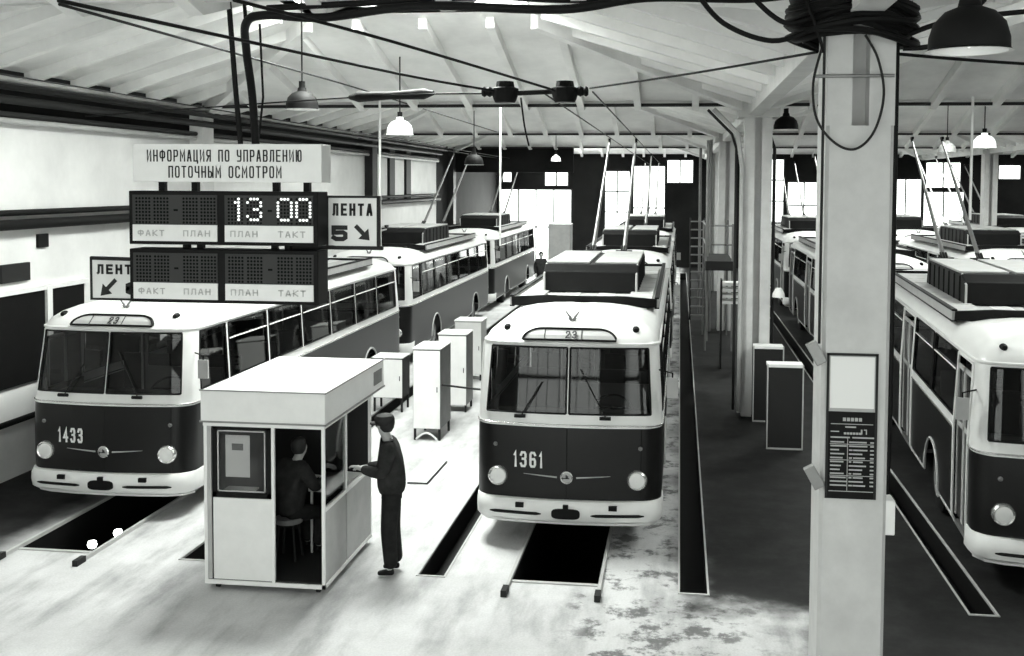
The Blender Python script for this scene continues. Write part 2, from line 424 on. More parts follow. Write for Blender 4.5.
# far windows and gates: x0,x1,z0,z1,columns,rows
FW = [(-10.4, -9.85, 4.9, 6.3, 1, 1), (-10.5, -6.3, 0.05, 4.5, 4, 2), (-7.9, -6.5, 4.7, 5.95, 2, 1), (-4.35, -2.9, 0.8, 5.6, 2, 4),
      (-2.7, -0.85, 1.0, 5.9, 2, 2), (-0.76, 0.76, 4.9, 6.25, 2, 1), (4.9, 5.9, 1.5, 6.3, 1, 4), (6.1, 8.9, 1.0, 5.0, 3, 3),
      (11.0, 11.7, 1.6, 5.9, 1, 2), (11.75, 13.5, 0.6, 5.2, 2, 2), (13.7, 15.6, 4.7, 6.15, 2, 1), (13.6, 15.8, 0.6, 4.5, 2, 2), (17.6, 18.8, 5.2, 6.0, 1, 1), (20.3, 23.5, 0.6, 5.6, 3, 2)]
for (x0, x1, z0, z1, c, r) in FW:
    g = MB(); g.box(x0, x1, 61.95, 61.98, z0, z1)
    for k in range(c + 1):
        t = x0 + (x1 - x0) * k / c; g.box(t - 0.035, t + 0.035, 61.9, 61.95, z0 - 0.05, z1 + 0.05, 1)
    for k in range(r + 1):
        t = z0 + (z1 - z0) * k / r; g.box(x0, x1, 61.9, 61.95, t - 0.035, t + 0.035, 1)
    window(g, [M['daypane'], M['dark']])
# opening, its dark painted as a black panel, and pilasters on the left wall
d = MB(); d.box(WL, WL + 0.05, 15.2, 17.95, 1.50, 3.0, 0); d.box(WL, WL + 0.1, 16.75, 16.9, 1.45, 3.05, 1); d.box(WL, WL + 0.09, 15.1, 18.05, 3.0, 3.08, 1)
struct(d, 'door_1', [M['black'], M['white']])
for y in BY[1:5]:
    for dy in (0,):
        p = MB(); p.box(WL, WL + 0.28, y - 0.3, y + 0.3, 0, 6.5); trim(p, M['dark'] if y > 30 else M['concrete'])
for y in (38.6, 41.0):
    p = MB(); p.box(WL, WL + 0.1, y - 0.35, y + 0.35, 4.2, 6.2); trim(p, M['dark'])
p = MB(); p.box(WL, WL + 0.03, 46.2, 61.8, 0.0, 6.4); trim(p, M['darkwall'])  # dark sheet over the far end of the left wall
def pipe(name, pts, r, m, label, cat='pipe', group=None):
    return tag(MB().tube(pts, r, 10).build(name, M[m], smooth=True), label, cat, group)
yy0, yy1 = 6.0, 46.0
pipe('wall_pipe', [(WL + 0.14, yy0, 4.33), (WL + 0.14, yy1, 4.33)], 0.05, 'black', 'upper black pipe running along the white left wall at sign height')
pipe('wall_pipe', [(WL + 0.18, yy0, 4.14), (WL + 0.18, yy1, 4.14)], 0.085, 'black', 'thick lower black pipe running along the white left wall at sign height')
pipe('wall_pipe', [(WL + 0.10, yy0, 0.95), (WL + 0.10, 19, 0.95)], 0.05, 'black', 'black pipe low on the white left wall beside the bus')
for k, (z, x, r, m, l) in enumerate([(5.80, 0.13, 0.05, 'grey', 'lowest light grey pipe of the bundle high on the left wall'), (5.90, 0.15, 0.045, 'dark', 'dark pipe just above the lowest pale pipe high on the left wall'),
      (6.12, 0.28, 0.07, 'dark', 'fat dark pipe in the middle of the bundle high on the left wall'), (6.42, 0.40, 0.05, 'grey', 'topmost light grey pipe under the ceiling ribs on the left wall'),
      (6.30, 0.48, 0.06, 'black', 'black pipe just below the topmost pale pipe on the left wall')]):
    pipe('wall_pipe', [(WL + x, yy0, z), (WL + x, 46, z)], r, m, l)
b = MB(); b.box(WL, WL + 0.06, 15.6, 16.35, 3.2, 3.5); tag(b.build('junction_box', M['dark'], bevel=0.01), 'dark square box on the white left wall above the dark opening', 'box')
b = MB(); b.box(WL, WL + 0.05, 16.6, 16.9, 3.72, 3.95); tag(b.build('wall_vent', M['black'], bevel=0.01), 'small black square vent on the white left wall below the pipes', 'vent')

# ------------------------------------------------------------ columns
def column(x, y, near=False):
    mb = MB(); h = 0.28
    prof = [(-h, -h), (-0.07, -h), (-0.07, -h + 0.2), (0.07, -h + 0.2), (0.07, -h), (h, -h), (h, h), (-h, h)]
    z0, z1 = 0.0, EAVE
    def prism(pf, a, b):
        n = len(pf); v = [(x + p, y + q, a) for p, q in pf] + [(x + p, y + q, b) for p, q in pf]
        mb.add(v, [tuple(range(n))[::-1], tuple(range(n, 2 * n))] + [(k, (k + 1) % n, n + (k + 1) % n, n + k) for k in range(n)])
    if near:
        sq = [(-h + 0.03, -h), (h - 0.03, -h), (h, -h + 0.03), (h, h), (-h, h), (-h, -h + 0.03)]
        prism(sq, 0, 5.35); prism([(p[0], p[1]) for p in prof], 5.35, EAVE)
    else:
        prism([(p * 1.0, q) for p, q in prof], 0, EAVE)
    cw = 0.29 if near else 0.42; mb.box(x - cw, x + cw, y - cw, y + cw, EAVE - 0.35, EAVE)
    return struct(mb, 'column', M['column'])
column(1.5, 9.5, True)
for (x, y) in ((1.6, 22.6), (1.55, 35.7), (1.5, 48.8), (13.5, 22.6), (13.5, 35.7), (13.5, 48.8)): column(x, y)

# ------------------------------------------------------------ trolleybus
BL = 11.9; YS = 1.09
KEY = [(0.38, 1.20, .08, .10), (0.48, 1.245, .02, .05), (0.80, 1.25, .0, .0), (1.20, 1.25, 0.0, 0.0), (1.61, 1.25, .02, .02), (1.65, 1.25, .03, .03),
       (1.79, 1.245, .05, .05), (2.0, 1.235, .09, .08), (2.25, 1.22, .14, .11), (2.45, 1.21, .18, .14), (2.65, 1.20, .21, .16),
       (2.73, 1.185, .25, .20), (2.81, 1.14, .32, .28), (2.89, 1.05, .45, .42), (2.96, .90, .68, .62), (3.01, .68, 1.03, .95), (3.04, .42, 1.5, 1.4), (3.05, .15, 2.1, 2.0)]
WHEELS = (3.2, 9.1); RA = 0.60; ZR = 0.48
def prof(z):
    for a, b in zip(KEY, KEY[1:]):
        if a[0] <= z <= b[0]:
            t = (z - a[0]) / (b[0] - a[0]); return [a[k] + (b[k] - a[k]) * t for k in (1, 2, 3)]
    return list(KEY[-1][1:])
RIGHTWIN = [(0.46, 1.32)] + [(1.42 + 1.5 * k, 2.82 + 1.5 * k) for k in range(6)]          # +X side
LEFTWIN = [(1.46, 3.05), (3.15, 4.75), (6.15, 7.75), (7.85, 9.10)]                         # -X side
LEFTDOOR = [(0.50, 1.36), (4.86, 6.04), (9.22, 10.30)]
RIGHTWIN, LEFTWIN, LEFTDOOR = [[(a * YS, b * YS) for a, b in q] for q in (RIGHTWIN, LEFTWIN, LEFTDOOR)]
FS = [-1, -.8, -.6, -.4, -.2, -.022, .022, .2, .4, .6, .8, 1]
def stations():
    st = []
    for s in FS: st.append(('f', s))
    for k in range(1, 6): st.append(('cr', k / 6))
    def side(wins):
        e = {0.0, 1.0}
        for a, b in wins: e |= {a, b}
        for wc in WHEELS:
            for k in range(-6, 7): e.add(round(wc + RA * math.sin(k / 6 * PI / 2), 4))
        return e
    e = sorted({0.40, 11.5} | {x for x in side(RIGHTWIN) if 0.41 < x < 11.45})
    st += [('sr', y) for y in e]
    for k in range(1, 6): st.append(('br', k / 6))
    for s in (1, .5, .02, -.02, -.5, -1): st.append(('b', s))
    for k in range(1, 6): st.append(('bl', k / 6))
    e = sorted({0.40, 11.5} | {x for x in side(LEFTWIN + LEFTDOOR) if 0.41 < x < 11.45}, reverse=True)
    st += [('sl', y) for y in e]
    for k in range(1, 6): st.append(('cl', k / 6))
    return st
ST = stations()
def bp(st, z, inset=0.0, arch=True):
    k, s = st
    if arch and k in ('sr', 'sl') and z < 1.2:
        for wc in WHEELS:
            if abs(s - wc) < RA:
                za = ZR + math.sqrt(RA * RA - (s - wc) ** 2)
                z = max(z, za) if z <= 1.2 else z
    w_, f, r = prof(z); w_ -= inset; f += inset; r += inset
    rc = min(.30, w_); bul = .13
    bc = bul * ((w_ - rc) / 1.25) ** 2
    fy = f + bc + rc; ry = BL - r - rc - .05
    if k == 'f': x = s * (w_ - rc); return Vector((x, f + bul * (x / 1.25) ** 2, z))
    if k in ('cr', 'cl'):
        a = (s if k == 'cr' else 1 - s) * PI / 2
        x = (w_ - rc) + rc * math.sin(a); y = f + bc + rc * (1 - math.cos(a))
        return Vector((x if k == 'cr' else -x, y, z))
    if k in ('sr', 'sl'):
        t = (s - 0.40) / 11.1
        f0 = .40 + .03; blend = max(0, (z - 2.73) / .32)
        y = s if blend <= 0 else s * (1 - min(1, blend)) + (fy + t * (ry - fy)) * min(1, blend)
        y = min(max(y, fy), ry)
        return Vector((w_ if k == 'sr' else -w_, y, z))
    if k == 'b': return Vector((s * (w_ - rc), BL - r - .05 * abs(s), z))
    if k in ('br', 'bl'):
        a = (s if k == 'bl' else 1 - s) * PI / 2
        x = (w_ - rc) + rc * math.sin(a); y = ry + rc * math.cos(a)
        return Vector((x if k == 'br' else -x, y, z))
ROWS = [0.38, .48, .64, .80, 1.0, 1.2, 1.61, 1.65, 1.79, 2.0, 2.25, 2.45, 2.65, 2.73, 2.81, 2.89, 2.96, 3.01, 3.04, 3.05]
ZW0, ZW1 = 1.84, 2.58
def span_kind(j):
    """what fills the window band between station j and j+1"""
    a, b = ST[j], ST[(j + 1) % len(ST)]
    if a[0] == 'f' and b[0] == 'f':
        if a[1] < -.03: return 'wl' if b[1] < 0 else None
        if a[1] > 0.0: return 'wr'
        return None
    if a == ('f', 1) or (a[0] == 'cr' and a[1] < .3): return 'wr'
    if a[0] == 'cl' and a[1] > .6: return 'wl'
    if a[0] == 'sr' and b[0] == 'sr':
        for n, (p, q) in enumerate(RIGHTWIN):
            if p - 1e-3 <= a[1] and b[1] <= q + 1e-3: return 'R%d' % n
    if a[0] == 'sl' and b[0] == 'sl':
        for n, (p, q) in enumerate(LEFTWIN):
            if p - 1e-3 <= b[1] and a[1] <= q + 1e-3: return 'L%d' % n
        for n, (p, q) in enumerate(LEFTDOOR):
            if p - 1e-3 <= b[1] and a[1] <= q + 1e-3: return 'D%d' % n
    if a[0] == 'b' and b[0] == 'b' and abs(a[1]) <= 1 and abs(a[1] + b[1]) > .1: return 'B%d' % (a[1] > 0)
    return None
KIND = [span_kind(j) for j in range(len(ST))]
NS = len(ST)
def shell(rows, skip, inset=0.0, only=None, mi=0, mb=None):
    mb = mb or MB()
    for z0, z1 in zip(rows, rows[1:]):
        for j in range(NS):
            kd = KIND[j]
            if only is not None and not only(kd, j): continue
            if skip(z0, z1, kd): continue
            a, b = ST[j], ST[(j + 1) % NS]
            q = [bp(a, z0, inset), bp(b, z0, inset), bp(b, z1, inset), bp(a, z1, inset)]
            if abs(q[0].z - q[3].z) < 1e-4 and abs(q[1].z - q[2].z) < 1e-4: continue
            mb.add(q, [(0, 1, 2, 3)])
    return mb
def rows_between(a, b): return [z for z in ROWS if a - 1e-6 <= z <= b + 1e-6]
def frame_strip(mb, js, z0, z1, wd=0.022, out=0.006, mi=0):
    """rubber seal along the outline of an opening that spans stations js[0]..js[-1]+1"""
    idx = js + [js[-1] + 1]
    top = [bp(ST[j % NS], z1, -out) for j in idx]; bot = [bp(ST[j % NS], z0, -out) for j in idx]
    left = [bp(ST[idx[0] % NS], z, -out) for z in rows_between(z0, z1)]; right = [bp(ST[idx[-1] % NS], z, -out) for z in rows_between(z0, z1)]
    for p in (top, bot, left, right): mb.tube(p, wd * .6, 6, mi)
def front_pt(x, z, out=0.0):
    w_, f, r = prof(z); rc = min(.3, w_)
    if abs(x) <= w_ - rc: return Vector((x, f + .13 * (x / 1.25) ** 2 - out, z))
    bc = .13 * ((w_ - rc) / 1.25) ** 2; d_ = min(abs(x) - (w_ - rc), rc * .98)
    return Vector((x, f + bc + rc - math.sqrt(rc * rc - d_ * d_) - out, z))
def make_bus(label, number=None, route='23', door_open=False, headlamp='round', poles='up', group=None, mirrors=(1,)):
    root = empty('trolleybus', label=label, cat='trolleybus', group=group or 'trolleybuses parked in the lanes')
    isdoor = lambda k: bool(k) and k[0] == 'D'
    iswin = lambda k: bool(k) and k[0] != 'D'
    shell(rows_between(.38, 1.61), lambda a, b, k: isdoor(k)).build('lower_body', M['busdark'], root, smooth=True)
    rf = shell(rows_between(1.61, 3.05), lambda a, b, k: isdoor(k) and b <= 2.6501 or bool(k) and a >= 1.789 and b <= 2.6501)
    rf.add([bp(s, 3.05) for s in ST], [tuple(range(NS))])
    rf.build('upper_body', M['cream'], root, smooth=True)
    # chrome strips and gutter
    for (z, m, r, nm) in ((1.64, 'chrome', .014, 'belt_moulding'), (2.70, 'cream', .022, 'rain_gutter'), (0.40, 'grey', .018, 'skirt_edge')):
        mb = MB()
        js = [j for j in range(NS) if not isdoor(KIND[j])] if z < 2 else list(range(NS))
        run = []
        for j in list(range(NS)) + [None]:
            if j is not None and j in js: run.append(j)
            else:
                if run: mb.tube([bp(ST[q % NS], z, -.006) for q in run + [run[-1] + 1]], r, 6)
                run = []
        mb.build(nm, M[m], root)
    # windows
    names = {}
    for j, k in enumerate(KIND):
        if k: names.setdefault(k, []).append(j)
    for k, js in sorted(names.items()):
        if k == 'wl': js = sorted(js, key=lambda j: (j + 20) % NS)        # wraps round the seam
        if k[0] == 'D': continue
        only = lambda kd, j, k=k: kd == k
        m = shell(rows_between(1.79, 2.65), lambda a, b, c: False, inset=.012, only=only).build(
            'windscreen' if k in ('wl', 'wr') else ('rear_window' if k[0] == 'B' else 'window'), M['glass'], root, smooth=True)
        fr = MB()
        idx = js + [js[-1] + 1]
        frame_strip(fr, js, 1.79, 2.65)
        fr.build('window_seal', M['rubber'], m)
        if k[0] in 'RL' and k not in ('R0',):
            t = MB(); t.tube([bp(ST[q % NS], 2.40, -.008) for q in idx], .011, 6); t.build('window_rail', M['trimwhite'], m)
    # doors on the boarding side
    for n, (a, b) in enumerate(LEFTDOOR):
        js = names['D%d' % n]
        dz = .05 if not (door_open and n == 0) else .05
        mid = (a + b) / 2
        for (p, q) in ((a, mid), (mid, b)):
            mb = MB(); x = -1.19
            mb.box(x - .02, x + .02, p + .01, q - .01, .50, 1.75, 0)
            mb.box(x - .035, x - .015, p + .01, p + .06, .50, 2.52, 1); mb.box(x - .035, x - .015, q - .06, q - .01, .50, 2.52, 1)
            mb.box(x - .035, x - .015, p + .01, q - .01, 2.46, 2.52, 1); mb.box(x - .035, x - .015, p + .01, q - .01, 1.70, 1.76, 1)
            dl = mb.build('door_leaf', [M['busdark'], M['grey']], root)
            g = MB(); g.box(x - .012, x + .0, p + .06, q - .06, 1.76, 2.46); g.build('door_pane', M['glass'], dl)
        mb = MB(); mb.box(-1.22, -.7, a, b, .36, .42); mb.build('door_step', M['steel'], root)
        mb = MB()
        mb.tube([bp(('sl', a), z, -.01) for z in ROWS if z <= 2.65], .018, 6); mb.tube([bp(('sl', b), z, -.01) for z in ROWS if z <= 2.65], .018, 6)
        mb.tube([bp(('sl', a), 2.65, -.01), bp(('sl', b), 2.65, -.01)], .02, 6)
        mb.build('door_frame', M['cream'], root)
    # interior
    mb = MB(); mb.box(-1.14, 1.14, .55, BL - .5, .88, .92); mb.box(-1.14, 1.14, .5, .54, .6, 1.72); mb.build('cabin_floor', M['dark'], root)
    mb = MB(); mb.box(-.1, 1.14, 1.45, 1.49, .92, 1.95); mb.box(-.12, -.08, 1.45, 1.49, .92, 2.6); mb.build('cab_partition', M['mid'], root)
    mb = MB(); mb.box(-1.05, 1.05, .38, .78, 1.5, 1.72); mb.build('dashboard', M['mid'], root, bevel=.03)
    mb = MB(); c = Vector((.55, .85, 1.72)); R_ = Matrix.Rotation(math.radians(35), 3, 'X')
    ring = [c + R_ @ Vector((.25 * math.cos(a * PI / 10), .25 * math.sin(a * PI / 10), 0)) for a in range(21)]
    mb.tube(ring, .016, 6, close=False); mb.tube([c + R_ @ Vector((-.25, 0, 0)), c + R_ @ Vector((.25, 0, 0))], .014, 6); mb.tube([c, (.55, .7, 1.0)], .03, 8)
    mb.build('steering_wheel', M['black'], root, smooth=True)
    for k in range(5):
        y = 2.0 + 1.5 * k
        for sx in (-1, 1):
            if sx < 0 and k in (2,): continue
            mb = MB(); mb.box(sx * .62 - .40, sx * .62 + .40, y, y + .45, 1.28, 1.38); mb.box(sx * .62 - .40, sx * .62 + .40, y + .42, y + .50, 1.3, 1.98)
            mb.box(sx * .62 - .3, sx * .62 - .26, y + .2, y + .24, .92, 1.3); mb.box(sx * .62 + .26, sx * .62 + .3, y + .2, y + .24, .92, 1.3)
            mb.build('passenger_seat', M['seat'], root, bevel=.015)
    for k in range(3):
        mb = MB(); mb.tube([(-.25, 1.6 + 3 * k, .92), (-.25, 1.6 + 3 * k, 2.9)], .018, 8); mb.build('handrail', M['trimwhite'], root)
    # wheels
    for wc in WHEELS:
        for sx in (-1, 1):
            mb = MB(); xo = sx * 1.16; xi = sx * .86
            mb.lathe([(.05, xo - sx * .02), (.26, xo - sx * .05), (.30, xo - sx * .01), (.42, xo), (.49, xo - sx * .04), (.50, (xo + xi) / 2), (.49, xi), (.1, xi)], (0, wc, .50), 'x', 28)
            wl = mb.build('wheel', M['rubber'], root, smooth=True)
            mb = MB(); mb.lathe([(0.0, xo + sx * .03), (.09, xo + sx * .03), (.11, xo - sx * .02), (.27, xo - sx * .04), (.29, xo)], (0, wc, .50), 'x', 24)
            mb.build('wheel_hub', M['mid'], wl, smooth=True)
            mb = MB(); mb.tube([(sx * 1.256, wc + RA * math.sin(k / 10 * PI / 2 * .99), ZR + RA * math.cos(k / 10 * PI / 2 * .99)) for k in range(-10, 11)], .022, 6)
            mb.build('wheel_arch_trim', M['grey'], root)
    mb = MB(); mb.box(-.85, .85, 2.4, 10.4, .42, .86); mb.build('underframe', M['black'], root)
    # bumper
    mb = MB(); zs = [(.36, .04), (.39, .00), (.50, -.03), (.60, -.02), (.645, .02), (.65, .08)]
    X = [-1.27, -1.262, -1.24, -1.18, -1.05, -.8, -.5, -.2, .2, .5, .8, 1.05, 1.18, 1.24, 1.262, 1.27]
    Yb = [.62, .42, .25, .13, .05, 0.01, -.025, -.045, -.045, -.025, 0.01, .05, .13, .25, .42, .62]
    v = [Vector((x * (1 - max(0, dy) * .2), y + dy - .03, z)) for (z, dy) in zs for x, y in zip(X, Yb)]; n = len(X)
    mb.add(v, [(a * n + k, a * n + k + 1, (a + 1) * n + k + 1, (a + 1) * n + k) for a in range(len(zs) - 1) for k in range(n - 1)])
    bm_ = mb.build('bumper', M['white'], root, smooth=True)
    for sx in (-1, 1):
        mb = MB()
        pts = [(sx * (.33 + .70 * k / 10), -.112 + .09 * (.33 + .7 * k / 10) ** 2, .475) for k in range(11)]
        mb.tube(pts, [.008] + [.021] * 9 + [.008], 8)
        mb.build('bumper_slot', M['black'], bm_)
        mb = MB(); mb.box(sx * .62 - .055, sx * .62 + .055, -.10, .03, .55, .61); mb.build('bumper_bracket', M['black'], bm_)
    mb = MB(); cp = [Vector((.19 * math.copysign(abs(math.cos(a)) ** .5, math.cos(a)), -.125, .49 + .068 * math.copysign(abs(math.sin(a)) ** .6, math.sin(a)))) for a in [2 * PI * k / 24 for k in range(24)]]
    cq = [p + Vector((0, .06, 0)) for p in cp]
    mb.add(cp + cq, [tuple(range(24))] + [(k, (k + 1) % 24, 24 + (k + 1) % 24, 24 + k) for k in range(24)]); mb.box(-.035, .035, -.14, -.07, .54, .61)
    mb.build('tow_hatch', M['black'], bm_)
    mb = MB(); v = [bp(s, .40, -.0) for s in ST]
    mb.tube([front_pt(x, .39, .03) - Vector((0, 0, .07)) for x in [-1.2, -1.1, -.9, -.5, 0, .5, .9, 1.1, 1.2]], .022, 6); mb.build('valance', M['white'], root)
    # headlamps, emblem, strips
    for sx in (-1, 1):
        p = front_pt(sx * .93, .93, 0)
        mb = MB(); mb.lathe([(.135, .04), (.135, -.04), (.118, -.062), (.10, -.05)], p, 'y', 24); h = mb.build('headlamp', M['chrome'], root, smooth=True)
        mb = MB(); mb.lathe([(.11, -.045), (.08, -.062), (.04, -.07), (0.001, -.072)], p, 'y', 24); mb.build('headlamp_lens', M['white'], h, smooth=True)
        p = front_pt(sx * .97, 1.35, .005); mb = MB(); mb.lathe([(.0001, -.02), (.022, -.015), (.03, .0), (.03, .02)], p, 'y', 12); mb.build('side_lamp', M['mid'], root, smooth=True)
        p = front_pt(sx * .88, 2.87, .0); mb = MB(); mb.lathe([(.0001, -.06), (.03, -.05), (.045, -.01), (.05, .04)], p, 'y', 12); mb.build('roof_marker_lamp', M['black'], root, smooth=True)
        mb = MB(); mb.tube([front_pt(sx * (.13 + .45 * k / 6), .95 + .005 * k, .012) for k in range(7)], [.012, .011, .010, .008, .007, .005, .003], 6); mb.build('front_strip', M['grey'], root)
    p = front_pt(0, .95, .0)
    mb = MB(); mb.lathe([(.085, .02), (.085, -.02), (.07, -.03), (.066, -.022)], p, 'y', 24); e = mb.build('badge_ring', M['chrome'], root, smooth=True)
    mb = MB(); mb.lathe([(.067, -.02), (.0001, -.022)], p, 'y', 24); mb.build('badge_disc', M['grey'], e)
    mb = MB()   # winged arrow in the round badge
    mb.box(-.045, .04, p.y - .03, p.y - .024, p.z - .015, p.z - .003)
    for k in range(3): mb.box(-.01 + .012 * k, .0 + .012 * k, p.y - .03, p.y - .024, p.z - .003, p.z + .04 - .008 * k)
    mb.add([(-.045, p.y - .03, p.z - .03), (-.045, p.y - .03, p.z + .012), (-.066, p.y - .03, p.z - .009)], [(0, 1, 2)])
    mb.build('badge_arrow', M['ink'], e)
    for sx in (0, .98):
        mb = MB(); mb.tube([front_pt(sx, z, .002) for z in (.66, .9, 1.1, 1.3, 1.5, 1.6)], .006, 4); mb.build('panel_seam', M['rubber'], root)
    # destination display
    def roofpt(x, t, out):          # t = 0..1 up the forehead
        z = 2.735 + .15 * t; q = front_pt(x, z, out); return q
    def dpath(hw, t0, t1, out, n=7):
        P = [(-hw, t0)] + [(-hw + (1 - math.cos(a)) * .26 * (hw / .62), t0 + (t1 - t0) * math.sin(a)) for a in [PI / 2 * k / n for k in range(1, n + 1)]]
        P += [(-x, t) for x, t in P[::-1]]; return P
    P = dpath(.63, .10, 1.0, .0)
    mb = MB(); pts = [roofpt(x, t, .062) for x, t in P]; mb.tube(pts + [pts[0]], .016, 6)
    lo = [roofpt(x, t, .055) for x, t in P]; hi = [roofpt(x, t, -.02) for x, t in P]; n = len(P)
    mb.add(lo + hi, [(k, (k + 1) % n, n + (k + 1) % n, n + k) for k in range(n)])
    ds = mb.build('destination_frame', M['black'], root)
    mb = MB(); m_ = n // 2; mb.add(lo, [(k, k + 1, n - 2 - k, n - 1 - k) for k in range(m_ - 1)]); mb.build('destination_panel', M['grey'], ds)
    mb = MB()
    for x in (-.34, .16): mb.tube([roofpt(x, .14, .062), roofpt(x, .96, .062)], .006, 5)
    mb.build('destination_divider', M['ink'], ds)
    a, b = roofpt(.02, .3, .066), roofpt(.02, .8, .066); tilt = math.atan2(b.z - a.z, b.y - a.y)
    if route: letters('route_number', route, .15, .14, .02, M['ink'], ds, (a + b) / 2, (tilt, 0, 0), .05)
    # V mark
    for (x0, x1) in ((-.055, -.012), (.055, .012)):
        pass
    mb = MB(); vm = front_pt(0, 2.96, .01)
    for sx in (-1, 1):
        mb.tube([vm + Vector((sx * .012, 0, 0)), vm + Vector((sx * .035, 0, .05)), vm + Vector((sx * .095, 0, .13))], [.02, .018, .008], 6)
        mb.tube([vm + Vector((sx * .012, 0, 0)), vm + Vector((sx * .06, 0, .03))], [.016, .006], 6)
    mb.build('v_mark', M['mid'], root)
    # wipers
    for (x0, xt, zt) in ((-.62, -.35, 2.2), (.52, .16, 2.38)):
        mb = MB(); a = front_pt(x0, 1.75, .05); b2 = front_pt(xt, zt, .03); mb.tube([a, a.lerp(b2, .5) - Vector((0, .01, 0)), b2], .009, 6)
        mb.tube([a - Vector((.09, 0, 0)), a, a + Vector((.06, 0, 0))], .025, 6); mb.build('wiper', M['rubber'], root)
    # mirrors
    for sx in mirrors:
        mb = MB(); a = Vector((sx * 1.2, .42, 2.35)); b2 = Vector((sx * 1.38, .30, 2.33))
        mb.tube([a, b2, b2 - Vector((0, 0, .28))], .011, 6); mb.box(b2.x - .075, b2.x + .075, b2.y - .02, b2.y + .02, b2.z - .33, b2.z - .06, 1)
        mb.build('mirror', [M['black'], M['grey']], root)
    # roof gear: tray, resistor box, pole base, trolley poles
    mb = MB()
    zt = 3.09
    fr_ = [(-1.12, 2.35), (-.62, 2.20), (0, 2.16), (.62, 2.20), (1.12, 2.35)]
    top = [Vector((x, y, zt + (.05 if abs(x) < .7 else 0))) for x, y in fr_]; bot = [Vector((x, y + .03, zt - .13)) for x, y in fr_]
    mb.add(top + bot, [(k, k + 1, 5 + k + 1, 5 + k) for k in range(4)])
    bk = [p + Vector((0, .07, 0)) for p in top]; mb.add(top + bk, [(k, k + 1, 5 + k + 1, 5 + k) for k in range(4)])
    for sx in (-1, 1): mb.box(sx * 1.12 - .035, sx * 1.12 + .035, 2.38, 9.6, zt - .0, zt + .025); mb.box(sx * 1.12 - .035, sx * 1.12 + .035, 2.38, 9.6, zt - .15, zt - .13)
    mb.box(-1.12, 1.12, 9.55, 9.6, zt - .13, zt)
    tr = mb.build('roof_tray', M['black'], root)
    for sx in (-1, 1): mb = MB(); mb.box(sx * 1.12 - .03, sx * 1.12 + .03, 2.40, 9.58, zt - .13, zt); mb.build('tray_side', M['grey'], tr)
    mb = MB(); mb.add([(-1.1, 2.4, zt - .05), (1.1, 2.4, zt - .05), (1.1, 9.55, zt - .05), (-1.1, 9.55, zt - .05)], [(0, 1, 2, 3)])
    for k in range(7):
        for sx in (-1, 1): mb.box(sx * .86 + (-.18), sx * .86 + .18, 2.5 + .9 * k, 3.35 + .9 * k, zt - .05, zt - .01)
    mb.build('walkway', M['grey'], tr)
    mb = MB(); b0, b1 = 3.55, 6.9
    prf = [(b0, 3.06), (b0, 3.40), (b0 + .25, 3.50), (b1, 3.50), (b1 + .15, 3.06)]
    v = [(-.78, y, z) for y, z in prf] + [(.78, y, z) for y, z in prf]
    mb.add(v, [(0, 1, 2, 3, 4), (9, 8, 7, 6, 5)] + [(k, k + 5, (k + 1) % 5 + 5, (k + 1) % 5) for k in range(5)])
    for k in range(7): mb.box(-.80, .80, b0 + .3 + .46 * k, b0 + .34 + .46 * k, 3.07, 3.48)
    rb = mb.build('resistor_box', M['black'], root, bevel=.02)
    mb = MB()
    for sx in (-1, 1): mb.box(sx * .41 - .36, sx * .41 + .36, b0 + .45, b1 - .05, 3.50, 3.535)
    mb.build('resistor_lid', M['grey'], rb, bevel=.008)
    for sx in (-1, 1):
        mb = MB(); mb.tube([(sx * .76, b0 - .03, 3.05), (sx * .76, b0 - .03, 3.36), (sx * .76, b0 + .3, 3.5)], .018, 6)
        mb.build('resistor_frame', M['grey'], rb)
    for sx in (-1, 1):
        c0 = Vector((sx * .32, 8.0, 3.06))
        mb = MB(); mb.lathe([(.16, 0), (.15, .06), (.08, .1), (.07, .32), (.001, .36)], c0, 'z', 14)
        for dx in (-.12, 0, .12): mb.tube([c0 + Vector((dx, -.25, .02)), c0 + Vector((dx * .4, -.02, .42)), c0 + Vector((dx * .4, .15, .5))], .02, 6)
        mb.box(c0.x - .17, c0.x + .17, c0.y - .05, c0.y + .05, c0.z + .38, c0.z + .42)
        pb = mb.build('pole_base', M['dark'], root)
        mb = MB()
        tip = Vector((sx * .33 + .03, 12.6, 5.86)) if poles == 'up' else Vector((sx * .55, 12.9, 3.62))
        s0 = c0 + Vector((0, .05, .40)); mb.tube([s0, s0.lerp(tip, .5), tip], [.045, .036, .022], 8); po = mb.build('trolley_pole', M['steel'], root, smooth=True)
        mb = MB(); mb.tube([tip, tip + Vector((0, .05, .06))], .03, 8); mb.box(tip.x - .025, tip.x + .025, tip.y - .08, tip.y + .14, tip.z + .05, tip.z + .11)
        mb.build('pole_head', M['black'], po)
    if number:
        p = front_pt(-.44, 1.20, .012)
        p = front_pt(-.52, 1.17, .012)
        nb = letters('fleet_number', number, .40, .215, .030, M['paper'], root, p, (PI / 2, 0, math.atan(2 * .13 * -.52 / 1.5625)), .085)
    return root
b1 = make_bus('dark and cream trolleybus numbered 1433, nearest on the left, behind the booth', '1433', poles='down')
b1.location = (-8.20, 14.2, 0)
b2 = make_bus('dark and cream trolleybus numbered 1361, nearest in the middle with raised poles', '1361')
b2.location = (-1.45, 13.83, 0)
proto = make_bus('dark and cream trolleybus directly behind 1361 in the middle lane', None, '', mirrors=(-1, 1))
b3 = proto; b3.location = (-1.42, 26.9, 0)
